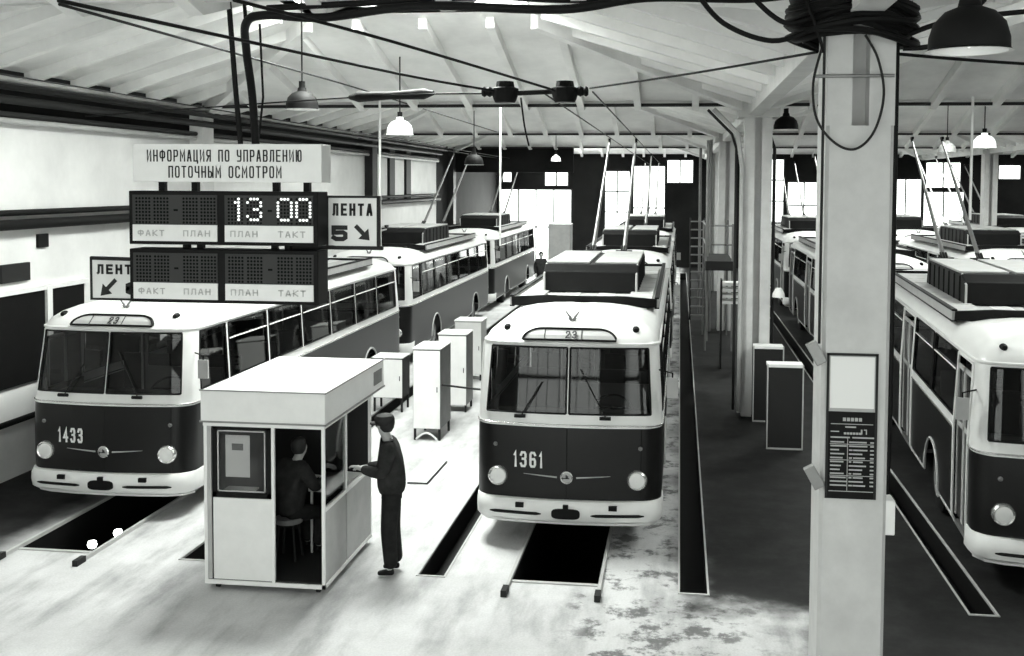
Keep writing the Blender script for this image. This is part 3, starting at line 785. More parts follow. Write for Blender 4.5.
LANE = [
 (-8.20, 26.7, 0, 'second trolleybus in the left lane, directly behind the one numbered 1433'),
 (-8.20, 39.3, 0, 'farthest trolleybus in the left lane, third behind the booth'),
 (-1.40, 39.8, 0, 'farthest trolleybus in the middle lane, third behind number 1361'),
 (4.80, 12.95, -3.8, 'trolleybus cut off by the right edge, seen from its door side, beside the big column'),
 (5.15, 27.0, 0, 'trolleybus in the right aisle seen between the far column and the big column'),
 (5.15, 40.0, 0, 'farthest trolleybus in the lane right of the big column'),
 (9.35, 29.6, 0, 'trolleybus roof just beyond the near right bus, at the right edge'),
 (9.35, 42.6, 0, 'farther trolleybus with raised poles in the far right lane'),
 (14.6, 46.0, 0, 'trolleybus partly cut off in the farthest lane by the right edge')]
for x, y, a, lab in LANE:
    o = copy_tree(proto); o.location = (x, y, 0); o.rotation_euler = (0, 0, math.radians(a)); o['label'] = lab

# ------------------------------------------------------------ people
def skin(name, nodes, edges, m, parent, sub=2):
    me = bpy.data.meshes.new(name); me.from_pydata([n[0] for n in nodes], edges, []); me.update()
    o = bpy.data.objects.new(name + '_src', me); COL.objects.link(o)
    sk = o.modifiers.new('skin', 'SKIN'); sk.use_smooth_shade = True
    if not me.skin_vertices:
        bpy.context.view_layer.update()
    sv = me.skin_vertices[0].data if me.skin_vertices else None
    if sv is None:
        bm = bmesh.new(); bm.from_mesh(me); bm.verts.layers.skin.verify(); bm.to_mesh(me); bm.free(); sv = me.skin_vertices[0].data
    for k, n in enumerate(nodes):
        r = n[1] if isinstance(n[1], tuple) else (n[1], n[1]); sv[k].radius = r; sv[k].use_root = (k == 0)
    ss = o.modifiers.new('sub', 'SUBSURF'); ss.levels = sub; ss.render_levels = sub
    bpy.context.view_layer.update()
    m2 = bpy.data.meshes.new_from_object(o.evaluated_get(bpy.context.evaluated_depsgraph_get()))
    bpy.data.objects.remove(o); m2.name = name; m2.materials.clear(); m2.materials.append(m)
    for p in m2.polygons: p.use_smooth = True
    q = bpy.data.objects.new(name, m2); COL.objects.link(q); q.parent = parent
    return q
def person(loc, rz, label, J, cap=True, sc=1.0, jacket='cloth2', trousers='cloth', group=None):
    """J: joints in a frame that faces -Y"""
    root = empty('person', loc, rz, label, 'person', group); root.scale = (sc, sc, sc)
    V = {k: Vector(v) for k, v in J.items()}
    N = [(V['pelvis'], (.13, .10)), (V['waist'], (.125, .095)), (V['chest'], (.15, .11)), (V['neck'], .055),
         (V['head'] + Vector((0, -.02, -.07)), (.062, .065)), (V['head'] + Vector((0, 0, .02)), (.078, .09)), (V['head'] + Vector((0, .01, .085)), (.06, .07)),
         (V['head'] + Vector((0, -.105, -.02)), .014)]
    E = [(0, 1), (1, 2), (2, 3), (3, 4), (4, 5), (5, 6), (5, 7)]
    for sd in 'LR':
        k = len(N)
        N += [(V['sh' + sd], .055), (V['el' + sd], .042), (V['wr' + sd], .028)]
        E += [(2, k), (k, k + 1), (k + 1, k + 2)]
        d = (V['wr' + sd] - V['el' + sd]).normalized(); side = d.cross(Vector((0, 0, 1))).normalized() * (1 if sd == 'L' else -1)
        palm = V['wr' + sd] + d * .075; N.append((palm, (.034, .02))); E.append((k + 2, k + 3))
        for f, ln in enumerate((.065, .075, .07, .052)):
            b0 = palm + d * .025 + side * (.027 - .018 * f); t0 = b0 + d * ln * .55 - Vector((0, 0, .006)); t1 = t0 + d * ln * .4 - Vector((0, 0, .022))
            n = len(N); N += [(b0, .0095), (t0, .0085), (t1, .007)]; E += [(k + 3, n), (n, n + 1), (n + 1, n + 2)]
        n = len(N); N += [(palm - d * .02 + side * .045, .011), (palm + d * .02 + side * .065, .009)]; E += [(k + 3, n), (n, n + 1)]
        k = len(N)
        N += [(V['hip' + sd], .085), (V['kn' + sd], .055), (V['an' + sd], .04), (V['an' + sd] + Vector((0, -.05, -.055)), .02)]
        E += [(0, k), (k, k + 1), (k + 1, k + 2), (k + 2, k + 3)]
    skin('body', N, E, M['skin'], root, 1)
    # jacket
    N = [(V['pelvis'] + Vector((0, 0, -.10)), (.21, .19)), (V['waist'], (.20, .18)), (V['chest'], (.22, .19)), (V['neck'] - Vector((0, 0, .03)), .085)]; E = [(0, 1), (1, 2), (2, 3)]
    for sd in 'LR':
        k = len(N); N += [(V['sh' + sd], .10), (V['el' + sd], .078), (V['wr' + sd], .055)]; E += [(2, k), (k, k + 1), (k + 1, k + 2)]
    skin('jacket', N, E, M[jacket], root, 2)
    N = [(V['pelvis'] + Vector((0, 0, .05)), (.12, .10))]; E = []
    for sd in 'LR':
        k = len(N); N += [(V['hip' + sd], .12), (V['kn' + sd], .10), (V['an' + sd] + Vector((0, 0, -.03)), .085)]; E += [(0, k), (k, k + 1), (k + 1, k + 2)]
    skin('trousers', N, E, M[trousers], root, 2)
    for sd in 'LR':
        a = V['an' + sd]; skin('shoe', [(a + Vector((0, .04, -.055)), (.045, .04)), (a + Vector((0, -.07, -.06)), (.046, .036)), (a + Vector((0, -.16, -.068)), (.038, .025))], [(0, 1), (1, 2)], M['black'], root, 2)
    h = V['head']
    mb = MB()
    if cap:
        mb.lathe([(.098, .005), (.112, .04), (.118, .075), (.10, .11), (.05, .13), (.001, .133)], h, 'z', 20)
        mb.add([h + Vector((x, y, .01)) for x, y in ((-.08, -.06), (-.05, -.15), (0, -.17), (.05, -.15), (.08, -.06))] + [h + Vector((x, y, .03)) for x, y in ((-.08, -.06), (-.05, -.145), (0, -.165), (.05, -.145), (.08, -.06))],
               [(0, 1, 2, 3, 4), (9, 8, 7, 6, 5)] + [(k, k + 1, k + 6, k + 5) for k in range(4)])
        mb.build('cap', M['dark'], root, smooth=True)
    mb = MB()
    pr_ = [(.06, -.075), (.088, -.03), (.098, .03), (.088, .09), (.055, .125), (.001, .138)]
    mb.lathe(pr_, h + Vector((0, .022, 0)), 'z', 18)
    mb.build('hair', M['hair'], root, smooth=True)
    for sx in (-1, 1):
        mb = MB(); mb.lathe([(.001, -.012), (.009, -.006), (.011, .004)], h + Vector((sx * .032, -.088, .0)), 'y', 8); mb.build('eye', M['ink'], root)
    return root
stand = dict(pelvis=(0, 0, .98), waist=(0, .0, 1.14), chest=(0, -.02, 1.38), neck=(0, -.05, 1.60), head=(0, -.08, 1.74),
             shL=(.19, -.03, 1.50), elL=(.25, -.08, 1.22), wrL=(.10, -.34, 1.26), shR=(-.19, -.03, 1.50), elR=(-.26, -.06, 1.20), wrR=(-.12, -.30, 1.22),
             hipL=(.09, 0, .92), knL=(.11, -.03, .52), anL=(.11, .0, .11), hipR=(-.09, 0, .92), knR=(-.10, .0, .52), anR=(-.11, .05, .11))
person((-3.50, 12.62, 0), math.radians(-78), 'person in dark work clothes and cap standing outside the booth, hands at its window', stand, True, 1.07)
seat = dict(pelvis=(0, 0, .76), waist=(0, -.02, .93), chest=(0, -.08, 1.17), neck=(0, -.14, 1.38), head=(0, -.18, 1.52),
            shL=(.19, -.09, 1.28), elL=(.26, -.22, 1.05), wrL=(.12, -.44, 1.06), shR=(-.19, -.09, 1.28), elR=(-.27, -.2, 1.04), wrR=(-.13, -.43, 1.06),
            hipL=(.09, -.03, .73), knL=(.12, -.44, .66), anL=(.12, -.38, .26), hipR=(-.09, -.03, .73), knR=(-.12, -.43, .66), anR=(-.12, -.36, .26))
person((-4.80, 12.55, 0), math.radians(150), 'dark haired person seated inside the glazed booth at the desk', seat, False, 1.0, 'cloth2')
far = dict(stand, elL=(.24, .02, 1.2), wrL=(.22, -.05, .95), elR=(-.24, .02, 1.2), wrR=(-.22, -.05, .95))
person((-5.88, 45.0, 0), 0.2, 'distant person in dark clothes standing between the left and middle lanes', far, False, 1.03)

# ------------------------------------------------------------ booth
X0, X1, Y0, Y1 = -5.53, -4.09, 11.80, 13.66
bo = empty('control_booth', (0, 0, 0), 0, 'white glazed control booth with a flat boxy roof in front of bus 1433', 'booth')
bo.location = (X0, Y0, 0)
def bb(mb, name, m, parent=bo, **k):
    o = mb.build(name, m, parent, **k)
    if parent is bo: o.location = (-X0, -Y0, 0)
    return o
mb = MB(); mb.box(X0 - .04, X1 + .04, Y0 - .05, Y1 + .56, 2.03, 2.40); rf = bb(mb, 'roof_box', M['white'], bevel=.012)
mb = MB(); mb.box(X0 - .02, X1 + .02, Y0 - .03, Y1 + .02, 1.975, 2.03); bb(mb, 'roof_rail', M['white'])
mb = MB()
for (a, b, c, d) in ((X0 - .05, X1 + .05, Y0 - .06, Y0 - .045), (X1 + .04, X1 + .055, Y0 - .06, Y1 + .56)): mb.box(a, b, c, d, 2.395, 2.41); mb.box(a, b, c, d, 2.02, 2.04)
bb(mb, 'roof_edge', M['steel'])
mb = MB(); mb.box(X1 + .041, X1 + .05, Y1 + .05, Y1 + .42, 2.12, 2.30); bb(mb, 'roof_vent', M['mid'])
mb = MB(); mb.box(X0, X1, Y0, Y1, .10, .15); bb(mb, 'booth_floor', M['dark'])
mb = MB(); mb.box(X0 - .02, X1 + .02, Y0 - .02, Y0 + .02, .08, .13); mb.box(X1 - .02, X1 + .02, Y0 - .02, Y1 + .02, .08, .13); mb.box(X0 - .02, X0 + .02, Y0, Y1, .08, .13); mb.box(X0, X1, Y1 - .02, Y1 + .02, .08, .13); bb(mb, 'base_frame', M['trimwhite'])
for (x, y) in ((X0, Y0), (X1, Y0), (X0, Y1), (X1, Y1), (-4.70, Y0), (X1, 12.62)):
    mb = MB(); z0 = 1.0 if y == 12.62 else .1; mb.box(x - .018, x + .018, y - .018, y + .018, z0, 2.0); bb(mb, 'post', M['trimwhite'])
for (x, y) in ((X0 + .1, Y0 + .1), (X1 - .1, Y0 + .1), (X0 + .1, Y1 - .1), (X1 - .1, Y1 - .1)):
    mb = MB(); mb.lathe([(.001, -.02), (.045, -.02), (.045, .02), (.001, .02)], (x, y, .045), 'x', 14); mb.box(x - .03, x + .03, y - .02, y + .02, .06, .1); bb(mb, 'castor', M['dark'])
mb = MB(); mb.box(-5.44, -4.72, Y0 - .012, Y0 + .012, .14, 1.12); dl = bb(mb, 'lower_panel', M['white'], bevel=.004)
mb = MB(); mb.box(X0 + .018, -5.46, Y0 - .01, Y0 + .01, .14, 2.0); bb(mb, 'side_strip', M['grey'])
mb = MB()
for (a, b, c, d) in ((-5.44, -5.39, 1.13, 2.0), (-4.77, -4.72, 1.13, 2.0), (-5.44, -4.72, 1.13, 1.19), (-5.44, -4.72, 1.94, 2.0)): mb.box(a, b, Y0 - .025, Y0 + .02, c, d)
wf = bb(mb, 'window_frame', M['black'])
mb = MB()
for (a, b, c, d) in ((-5.375, -5.36, 1.2, 1.93), (-4.80, -4.785, 1.2, 1.93), (-5.375, -4.785, 1.2, 1.215), (-5.375, -4.785, 1.915, 1.93)): mb.box(a, b, Y0 - .03, Y0 - .02, c, d)
bb(mb, 'window_bead', M['grey'])
mb = MB(); mb.box(-5.39, -4.77, Y0 - .004, Y0 + .004, 1.19, 1.94); bb(mb, 'window_pane', M['clear'])
for (y0, y1) in ((Y0, 12.62), (12.62, Y1)):
    mb = MB(); mb.box(X1 - .012, X1 + .012, y0 + .02, y1 - .02, .13, 1.0); bb(mb, 'side_panel', M['grey'], bevel=.004)
    if y0 < 12: 
        mb = MB(); mb.box(X1 - .003, X1 + .003, y0 + .02, y1 - .02, 1.02, 1.98); bb(mb, 'window_pane', M['clear'])
mb = MB(); mb.box(X1 - .02, X1 + .02, Y0, Y1, .99, 1.03); bb(mb, 'sill', M['trimwhite'])
mb = MB(); mb.box(X0 - .012, X0 + .012, Y0 + .02, Y1 - .02, .13, 1.98); bb(mb, 'rear_panel', M['mid'])
mb = MB(); mb.box(X0 + .02, X1 - .02, Y1 - .012, Y1 + .012, .13, 1.98); bb(mb, 'back_panel', M['dark'])
mb = MB(); mb.box(-5.30, -5.00, Y0 + .03, Y0 + .036, 1.36, 1.86); mb.box(-5.22, -5.08, Y0 + .028, Y0 + .031, 1.68, 1.76, 1); tag(mb.build('notice_sheet', [M['paper'], M['mid']]), 'white paper notice hung inside the front window of the booth', 'paper')
mb = MB(); mb.box(-4.62, -4.13, 12.75, 13.58, .94, .98); mb.box(-4.60, -4.57, 12.77, 12.80, .15, .94); mb.box(-4.60, -4.57, 13.5, 13.53, .15, .94); mb.box(-4.17, -4.14, 12.77, 12.8, .15, .94); mb.box(-4.17, -4.14, 13.5, 13.53, .15, .94)
tag(mb.build('desk', M['grey'], bevel=.004), 'narrow desk inside the booth along its right hand windows', 'desk')
for (x, y, a, nm, lab) in ((-4.42, 13.0, .3, 'paper_sheet', 'large white sheet of paper on the booth desk, nearest the seated person'), (-4.32, 13.35, -.2, 'paper_sheet', 'smaller white sheet of paper at the far end of the booth desk')):
    mb = MB(); mb.box(-.15, .15, -.19, .19, 0, .012); o = mb.build(nm, M['paper']); o.location = (x, y, .981); o.rotation_euler = (0, 0, a); tag(o, lab, 'paper')
mb = MB(); mb.box(-5.38, -5.0, Y0 + .05, Y0 + .3, 1.15, 1.17); tag(mb.build('paper_tray', M['paper']), 'white tray lying behind the front window of the booth', 'tray')
st = empty('stool', (-4.80, 12.55, .15), 0, 'plain round stool under the seated person in the booth', 'stool')
mb = MB(); mb.lathe([(.001, .46), (.17, .46), (.18, .49), (.17, .52), (.001, .52)], (0, 0, 0), 'z', 20); mb.build('seat', M['mid'], st, smooth=True)
for k in range(4):
    a = PI / 4 + k * PI / 2; mb = MB(); mb.tube([(.18 * math.cos(a), .18 * math.sin(a), 0), (.12 * math.cos(a), .12 * math.sin(a), .46)], .014, 6); mb.build('leg', M['dark'], st)
# ------------------------------------------------------------ hanging information boards
def fit(name, s, width, height, m, parent, cx, y, cz, bold=0.02):
    return letters(name, s, width, height, bold, m, parent, (cx, y, cz))
def solid(x0, x1, y0, y1, z0, z1, name, m, parent, bevel=0.0):
    mb = MB(); mb.box(x0, x1, y0, y1, z0, z1); return mb.build(name, m, parent, bevel=bevel)
bx = empty('title_board', (0, 10.0, 0), 0, 'white hanging title board with two lines of dark lettering above the displays', 'sign')
solid(-5.42, -3.47, 0, .28, 4.845, 5.22, 'board', M['white'], bx, .006)
fit('title_lettering', 'ИНФОРМАЦИЯ ПО УПРАВЛЕНИЮ', 1.60, .118, M['ink'], bx, -4.47, -.002, 5.105, bold=.013)
fit('title_lettering', 'ПОТОЧНЫМ ОСМОТРОМ', 1.17, .118, M['ink'], bx, -4.46, -.002, 4.945, bold=.013)
D = {'1': ['00010', '00110', '00010', '00010', '00010', '00010', '00010'], '3': ['01110', '10001', '00001', '00110', '00001', '10001', '01110'], '0': ['01110', '10001', '10001', '10001', '10001', '10001', '01110']}
def display(z1, digits, label):
    r = empty('digital_display', (0, 10.0, 0), 0, label, 'display', 'dot displays under the title board')
    x0, x1, z0 = -5.47, -3.51, z1 - .535
    solid(x0, x1, 0.0, .30, z0, z1, 'housing', M['black'], r, .008)
    for n, (fx0, fx1) in enumerate(((x0 + .045, x0 + .93), (x0 + 1.01, x1 - .045))):
        wd = fx1 - fx0
        solid(fx0, fx1, -.012, 0.0, z0 + .20, z1 - .04, 'screen', M['display'], r)
        solid(fx0, fx1, -.014, 0.0, z0 + .035, z0 + .198, 'caption_strip', M['white'], r)
        for t, cx in zip(('ФАКТ', 'ПЛАН') if n == 0 else ('ПЛАН', 'ТАКТ'), (fx0 + wd * .22, fx0 + wd * .76)):
            fit('caption_lettering', t, .28, .062, M['fadedink'], r, cx, -.015, z0 + .115, bold=.011)
        off = MB(); on = MB()
        for k, fr in enumerate((.03, .245, .59, .80)):
            ch = digits[n][k] if digits[n] else ' '
            for i in range(5):
                for j in range(8):
                    cx = fx0 + wd * fr + i * .034 + .017; cz = z1 - .075 - j * .034
                    litd = ch in D and 0 <= j < 7 and D[ch][j][i] == '1'
                    t = on if litd else off; q = .0125
                    t.lathe([(.0001, -.019 if litd else -.014), (q, -.019 if litd else -.014), (q, -.012)], (cx, 0, cz), 'y', 8)
        off.box(fx0 + wd * .49, fx0 + wd * .54, -.014, -.011, z1 - .20, z1 - .18)
        tag(off.build('dot_matrix', M['dotoff'], r), kind='stuff')
        if on.v: tag(on.build('lit_digits', M['lit'], r), 'glowing white dots reading 13 00', kind=None)
    return r
display(4.755, (None, '1300'), 'upper dark dot display reading 13 00, under the white title board')
display(4.175, (None, None), 'lower dark dot display with no digits lit, hanging at the bottom')
for (x, z0, z1) in ((-5.0, 4.75, 4.85), (-4.2, 4.75, 4.85), (-4.9, 4.17, 4.225), (-4.0, 4.17, 4.225)):
    pass
hg = empty('hanger_frame', (0, 10.2, 0), 0, 'dark tubes that hang the title board and displays from the roof', 'frame')
for x in (-4.42, -4.26):
    mb = MB(); mb.tube([(x, 0.1, 5.2), (x - .03, 0.05, 5.8), (x - .03, -.1, 6.68)], .028 if x < -4.3 else .02, 8); mb.build('hanger_tube', M['black'], hg, smooth=True)
mb = MB(); mb.tube([(-4.24, 0.1, 5.2), (-4.16, 0.05, 5.7), (-4.17, 0, 6.42)], .012, 6); mb.build('hanger_cable', M['black'], hg, smooth=True)
for (x, z0, z1) in ((-5.2, 4.75, 4.85), (-4.85, 4.75, 4.85), (-4.0, 4.75, 4.85), (-3.68, 4.75, 4.85), (-4.95, 4.17, 4.225), (-4.8, 4.17, 4.225), (-4.02, 4.17, 4.225), (-3.88, 4.17, 4.225)):
    solid(x - .03, x + .03, -.05, 0.02, z0, z1, 'spacer', M['black'], hg)
def lane_sign(x0, x1, z0, z1, num, arrow, label, y=10.55):
    r = empty('lane_sign', (0, y, 0), 0, label, 'sign', 'white lane signs'); cx, cz = (x0 + x1) / 2, (z0 + z1) / 2; wd = x1 - x0; h = z1 - z0
    solid(x0, x1, 0, .05, z0, z1, 'panel', M['white'], r, .004)
    mb = MB()
    for (a, b, c, d) in ((x0 - .015, x1 + .015, z0 - .015, z0 + .008), (x0 - .015, x1 + .015, z1 - .008, z1 + .015), (x0 - .015, x0 + .008, z0, z1), (x1 - .008, x1 + .015, z0, z1)): mb.box(a, b, -.01, .06, c, d)
    mb.build('sign_frame', M['dark'], r)
    fit('lane_lettering', 'ЛЕНТА', wd * .80, h * .25, M['ink'], r, cx, -.004, z1 - h * .25, bold=.024)
    nx, ax = (cx - wd * .26, cx + wd * .2) if arrow == 'r' else (cx + wd * .28, cx - wd * .2)
    fit('lane_number', num, wd * .32, h * .32, M['ink'], r, nx, -.004, z0 + h * .27, bold=.045)
    mb = MB(); s = 1 if arrow == 'r' else -1; c = Vector((ax, -.004, z0 + h * .28)); u = Vector((s * .707, 0, -.707)); n = Vector((.707 * s, 0, .707)); L = wd * .2
    p = [c - u * L + n * .022, c - u * L - n * .022, c + u * L * .1 - n * .022, c + u * L * .1 + n * .022]; mb.add(p, [(0, 1, 2, 3)])
    mb.add([c + u * L * .1 + n * .075, c + u * L * .1 - n * .075, c + u * L], [(0, 1, 2)])
    mb.build('arrow', M['ink'], r)
    return r
lane_sign(-3.53, -3.01, 4.20, 4.70, '5', 'r', 'white lane sign with the number 5 and an arrow pointing down right', 10.35)
lane_sign(-6.20, -5.58, 3.60, 4.02, '6', 'l', 'white lane sign with the number 6, half hidden behind the left end of the displays')
pipe('sign_bracket', [(-6.22, 10.58, 4.03), (-5.42, 10.2, 4.05)], .02, 'dark', 'dark bracket bar above the white lane sign with the number 6', 'bracket')
pipe('sign_bracket', [(-3.9, 10.2, 4.195), (-3.45, 10.36, 4.19), (-2.96, 10.37, 4.19)], .022, 'dark', 'dark bracket bar under the white lane sign with the number 5', 'bracket')

# ------------------------------------------------------------ lamps
def ceil_z(x, y):
    for i in range(3):
        for j in range(5):
            if BX[i] <= x <= BX[i + 1] and BY[j] <= y <= BY[j + 1]:
                hy = (BY[j + 1] - BY[j]) / 2
                t = min(1, (6 - abs(x - BX[i] - 6)) / (6 - LAN), (hy - abs(y - BY[j] - hy)) / (hy - LAN))
                return EAVE + (6 - LAN) * RISE * t + (.9 if t >= .999 else 0)
    return EAVE
def dome_lamp(x, y, z, r, top, label, lit=False, shade='black'):
    o = empty('pendant_lamp', (x, y, z), 0, label, 'lamp', 'dome lamps hanging from the roof')
    mb = MB(); mb.lathe([(r * 1.08, 0), (r, .012), (r * .99, r * .35), (r * .88, r * .72), (r * .62, r * 1.0), (r * .30, r * 1.13), (r * .25, r * 1.35), (.001, r * 1.37)], (0, 0, 0), 'z', 28)
    mb.lathe([(r * 1.08, 0), (r * .95, .0), (r * .94, r * .35), (r * .82, r * .68), (r * .5, r * .95), (.001, r * 1.0)], (0, 0, 0), 'z', 28, 1)
    mb.build('lamp_shade', [M[shade], M['white']], o, smooth=True)
    mb = MB(); mb.tube([(0, 0, r * 1.15), (0, 0, r * 1.75)], r * .2, 10); mb.build('lamp_holder', M['black'], o)
    mb = MB(); mb.tube([(0, 0, r * 1.7), (0, 0, ceil_z(x, y) - z)], .014, 6); mb.build('cord', M['black'], o)
    mb = MB(); mb.lathe([(.001, .02), (r * .2, .05), (r * .26, r * .3), (r * .1, r * .6), (.001, r * .62)], (0, 0, 0), 'z', 14); mb.build('bulb', M['bulb'] if lit else M['milk'], o, smooth=True)
    return o
dome_lamp(1.64, 6.4, 5.62, .225, 6.9, 'large black dome lamp close to the viewer, top right beside the big column')
dome_lamp(-5.86, 16.0, 5.98, .25, 8.0, 'black dome lamp hanging above the right end of the title board')
dome_lamp(-5.37, 20.0, 5.77, .25, 7.6, 'white lit dome lamp just right of the lane 5 sign', True, 'milk')
dome_lamp(-5.68, 29.0, 5.35, .26, 8.0, 'dark dome lamp with a pale rim over the third bus of the left lane')
dome_lamp(-5.26, 45.0, 5.80, .2, 7.6, 'smallest distant white lamp above the bright far gate', True, 'milk')
dome_lamp(2.31, 24.0, 6.06, .27, 7.2, 'dark dome lamp between the far column and the big column')
dome_lamp(7.9, 33.0, 5.85, .25, 7.6, 'grey dome lamp, left one of the pair right of the big column', False, 'grey')
dome_lamp(7.06, 26.0, 5.73, .26, 7.4, 'white lit dome lamp, right one of the pair right of the big column', True, 'milk')
for (x, y, z0, z1, l) in ((-6.46, 22.4, 3.3, 6.6, 'thin white vertical rod right of the lane 5 sign'), (-5.11, 30.0, 3.05, 7.0, 'thin white vertical rod hanging over the left lane of buses'), (5.84, 22.4, 4.15, 6.6, 'thin white vertical rod right of the big column')):
    pipe('hanging_rod', [(x, y, z0), (x, y, ceil_z(x, y))], .028, 'trimwhite', l, 'rod')

# ------------------------------------------------------------ overhead wires
wires = [
 ([(-4.33, 7.0, 6.11), (-3.22, 12.0, 6.10), (-2.30, 13.5, 6.02)], .016, 'left contact wire running up to the left insulator over the middle lane'),
 ([(-3.48, 8.0, 6.27), (-2.75, 10.0, 6.2), (-1.60, 13.4, 6.03)], .016, 'right contact wire running up to the right insulator over the middle lane'),
 ([(-4.94, 8.0, 6.26), (-5.4, 14.0, 6.42), (-5.86, 20.0, 6.56), (-5.9, 34, 6.5)], .014, 'contact wire above the title board running away to the left lane'),
 ([(-1.15, 13.5, 6.06), (0.1, 12.0, 6.08), (1.22, 9.9, 6.05)], .013, 'span wire from the insulators to the big column'),
 ([(-2.4, 13.5, 6.0), (-4.5, 14.55, 6.05), (-10.35, 17.5, 5.98)], .012, 'span wire from the left insulator towards the left wall'),
]
for k, (p, r, l) in enumerate(wires):
    pipe('overhead_wire', smooth_path(p, 6), r, 'black', l, 'wire')
for x, xl in ((-1.77, 'left'), (-1.12, 'right')):
    pipe('contact_wire', [(x, 13.6, 6.02), (x, 61.5, 5.98)], .011, 'black', xl + ' contact wire running along above the middle lane of buses', 'wire')
for x, xl in ((-8.5, 'left'), (-7.9, 'right')):
    pipe('contact_wire', [(x, 9, 6.1), (x, 61.5, 5.98)], .011, 'black', xl + ' contact wire running along above the left lane of buses', 'wire')
for y, l in ((22.45, 'thin dark tie rod crossing the hall at the nearest row of far columns'), (35.55, 'thin dark tie rod crossing the hall at the second row of far columns'), (48.6, 'thin dark tie rod crossing the hall at the most distant columns')):
    pipe('tie_rod', [(-10.7, y, 6.50), (13.5, y, 6.50), (25.4, y, 6.5)], .035, 'dark', l, 'rod')
for x, l in ((-2.24, 'left black insulator block over the middle lane'), (-1.47, 'right black insulator block over the middle lane')):
    o = empty('insulator', (x, 13.5, 6.02), 0, l, 'insulator')
    mb = MB(); mb.lathe([(.001, -.14), (.13, -.14), (.15, -.10), (.175, -.02), (.175, .04), (.12, .06), (.11, .13), (.001, .14)], (0, 0, 0), 'z', 9); mb.build('block', M['black'], o, smooth=True)
    mb = MB(); mb.lathe([(.05, -.30), (.07, -.27), (.05, -.24), (.07, -.2), (.05, -.16), (.03, -.1)], (0, 0, 0), 'x', 10) if x < -2 else mb.lathe([(.03, .1), (.05, .16), (.07, .2), (.05, .24), (.07, .27), (.05, .30), (.001, .3)], (0, 0, 0), 'x', 10)
    mb.build('terminal', M['black'], o, smooth=True)
pipe('spreader_bar', [(-2.12, 13.5, 6.0), (-1.58, 13.5, 6.02)], .032, 'black', 'short black bar joining the two insulator blocks', 'bar')
pipe('switch_bar', [(-4.65, 14.6, 6.05), (-4.5, 14.55, 6.05), (-4.0, 14.35, 6.05), (-3.45, 14.1, 6.05), (-3.3, 14.0, 6.05)], [.03, .075, .055, .075, .03], 'black', 'thick black switch bar on the span wire right of the black dome lamp', 'bar')
pipe('down_lead', smooth_path([(-2.05, 13.6, 5.95), (-2.03, 13.8, 5.6), (-2.0, 14.0, 5.35)], 5), .012, 'black', 'thin lead hanging from the left insulator block', 'wire')
pipe('power_cable', smooth_path([(-4.20, 10.15, 5.2), (-4.17, 10.0, 5.7), (-4.1, 9.7, 6.1), (-3.98, 9.42, 6.31), (-3.75, 9.3, 6.36), (-3.2, 9.3, 6.33), (-2.3, 9.3, 6.42), (-1.06, 9.3, 6.37), (-.3, 9.3, 6.46), (.6, 9.3, 6.44), (1.2, 9.25, 6.5)], 8), .04, 'black', 'thick black cable draped across the top of the picture along the roof beam', 'cable')
pipe('power_cable', smooth_path([(-3.75, 9.35, 6.43), (-2.9, 9.35, 6.46), (-1.8, 9.35, 6.50), (-.8, 9.35, 6.46), (.4, 9.3, 6.54), (1.2, 9.25, 6.55)], 8), .03, 'black', 'thinner black cable lying just above the thick draped one', 'cable')
# cable loops round the head of the near column
cab = empty('cable_bundle', (1.45, 9.2, 6.2), 0, 'tangle of black cables wound round the head of the big column', 'cable')
random.seed(11)
for k in range(30):
    zz = random.uniform(-.06, .42); ra = random.uniform(.43, .52); tl = random.uniform(-.12, .12); ph = random.random() * 6
    mb = MB(); pts = [(ra * math.cos(a * PI / 12) * 1.05, .3 + ra * math.sin(a * PI / 12) * 1.1, zz + tl * math.cos(a * PI / 12 + ph) + .03 * math.sin(3 * a * PI / 12)) for a in range(25)]
    mb.tube(pts, random.uniform(.018, .034), 7, close=False); mb.build('cable_loop', M['black'], cab, smooth=True)
mb = MB(); mb.lathe([(.42, .0), (.44, .08), (.46, .3), (.42, .42), (.36, .43), (.34, .0), (.42, .0)], (0.02, .3, .02), 'z', 18); mb.build('cable_box', M['black'], cab, smooth=True)
for k, (p, l) in enumerate((([(1.10, 9.15, 6.15), (.75, 9.1, 6.05), (.35, 9.1, 6.2), (.1, 9.2, 6.5)], 'sagging black cable leaving the big column to the upper left'),
    ([(1.1, 9.15, 6.25), (.85, 9.1, 6.2), (.6, 9.1, 6.4), (.5, 9.2, 6.6)], 'short black cable rising left from the tangle on the big column'),
    ([(1.0, 9.1, 6.45), (1.12, 9.05, 6.1), (1.17, 9.1, 5.95)], 'thin black cable dropping to the upper left corner of the big column'),
    ([(1.85, 9.3, 6.1), (2.3, 9.4, 6.25), (3.2, 9.5, 6.35)], 'black cable leaving the big column to the right, behind the large lamp'),
    ([(1.85, 9.3, 6.0), (2.15, 9.3, 6.05), (2.5, 9.3, 6.4)], 'short black cable rising to the right of the big column head'),
    ([(1.78, 9.25, 5.95), (2.6, 9.6, 5.92), (4.2, 10.5, 5.92)], 'thin wire from the big column to the right'))):
    pipe('loose_cable', smooth_path(p, 7), .014 if k in (2, 5) else .022, 'black', l, 'cable')
lp = [(1.17, 9.19, 6.0), (1.10, 9.16, 5.7), (1.13, 9.13, 5.4), (1.28, 9.12, 5.2), (1.45, 9.12, 5.15), (1.60, 9.13, 5.3), (1.67, 9.13, 5.6), (1.62, 9.15, 5.9), (1.52, 9.18, 6.1)]
pipe('wire_loop', smooth_path(lp, 8), .011, 'dark', 'thin dark wire hanging in a wide loop on the face of the big column', 'wire')
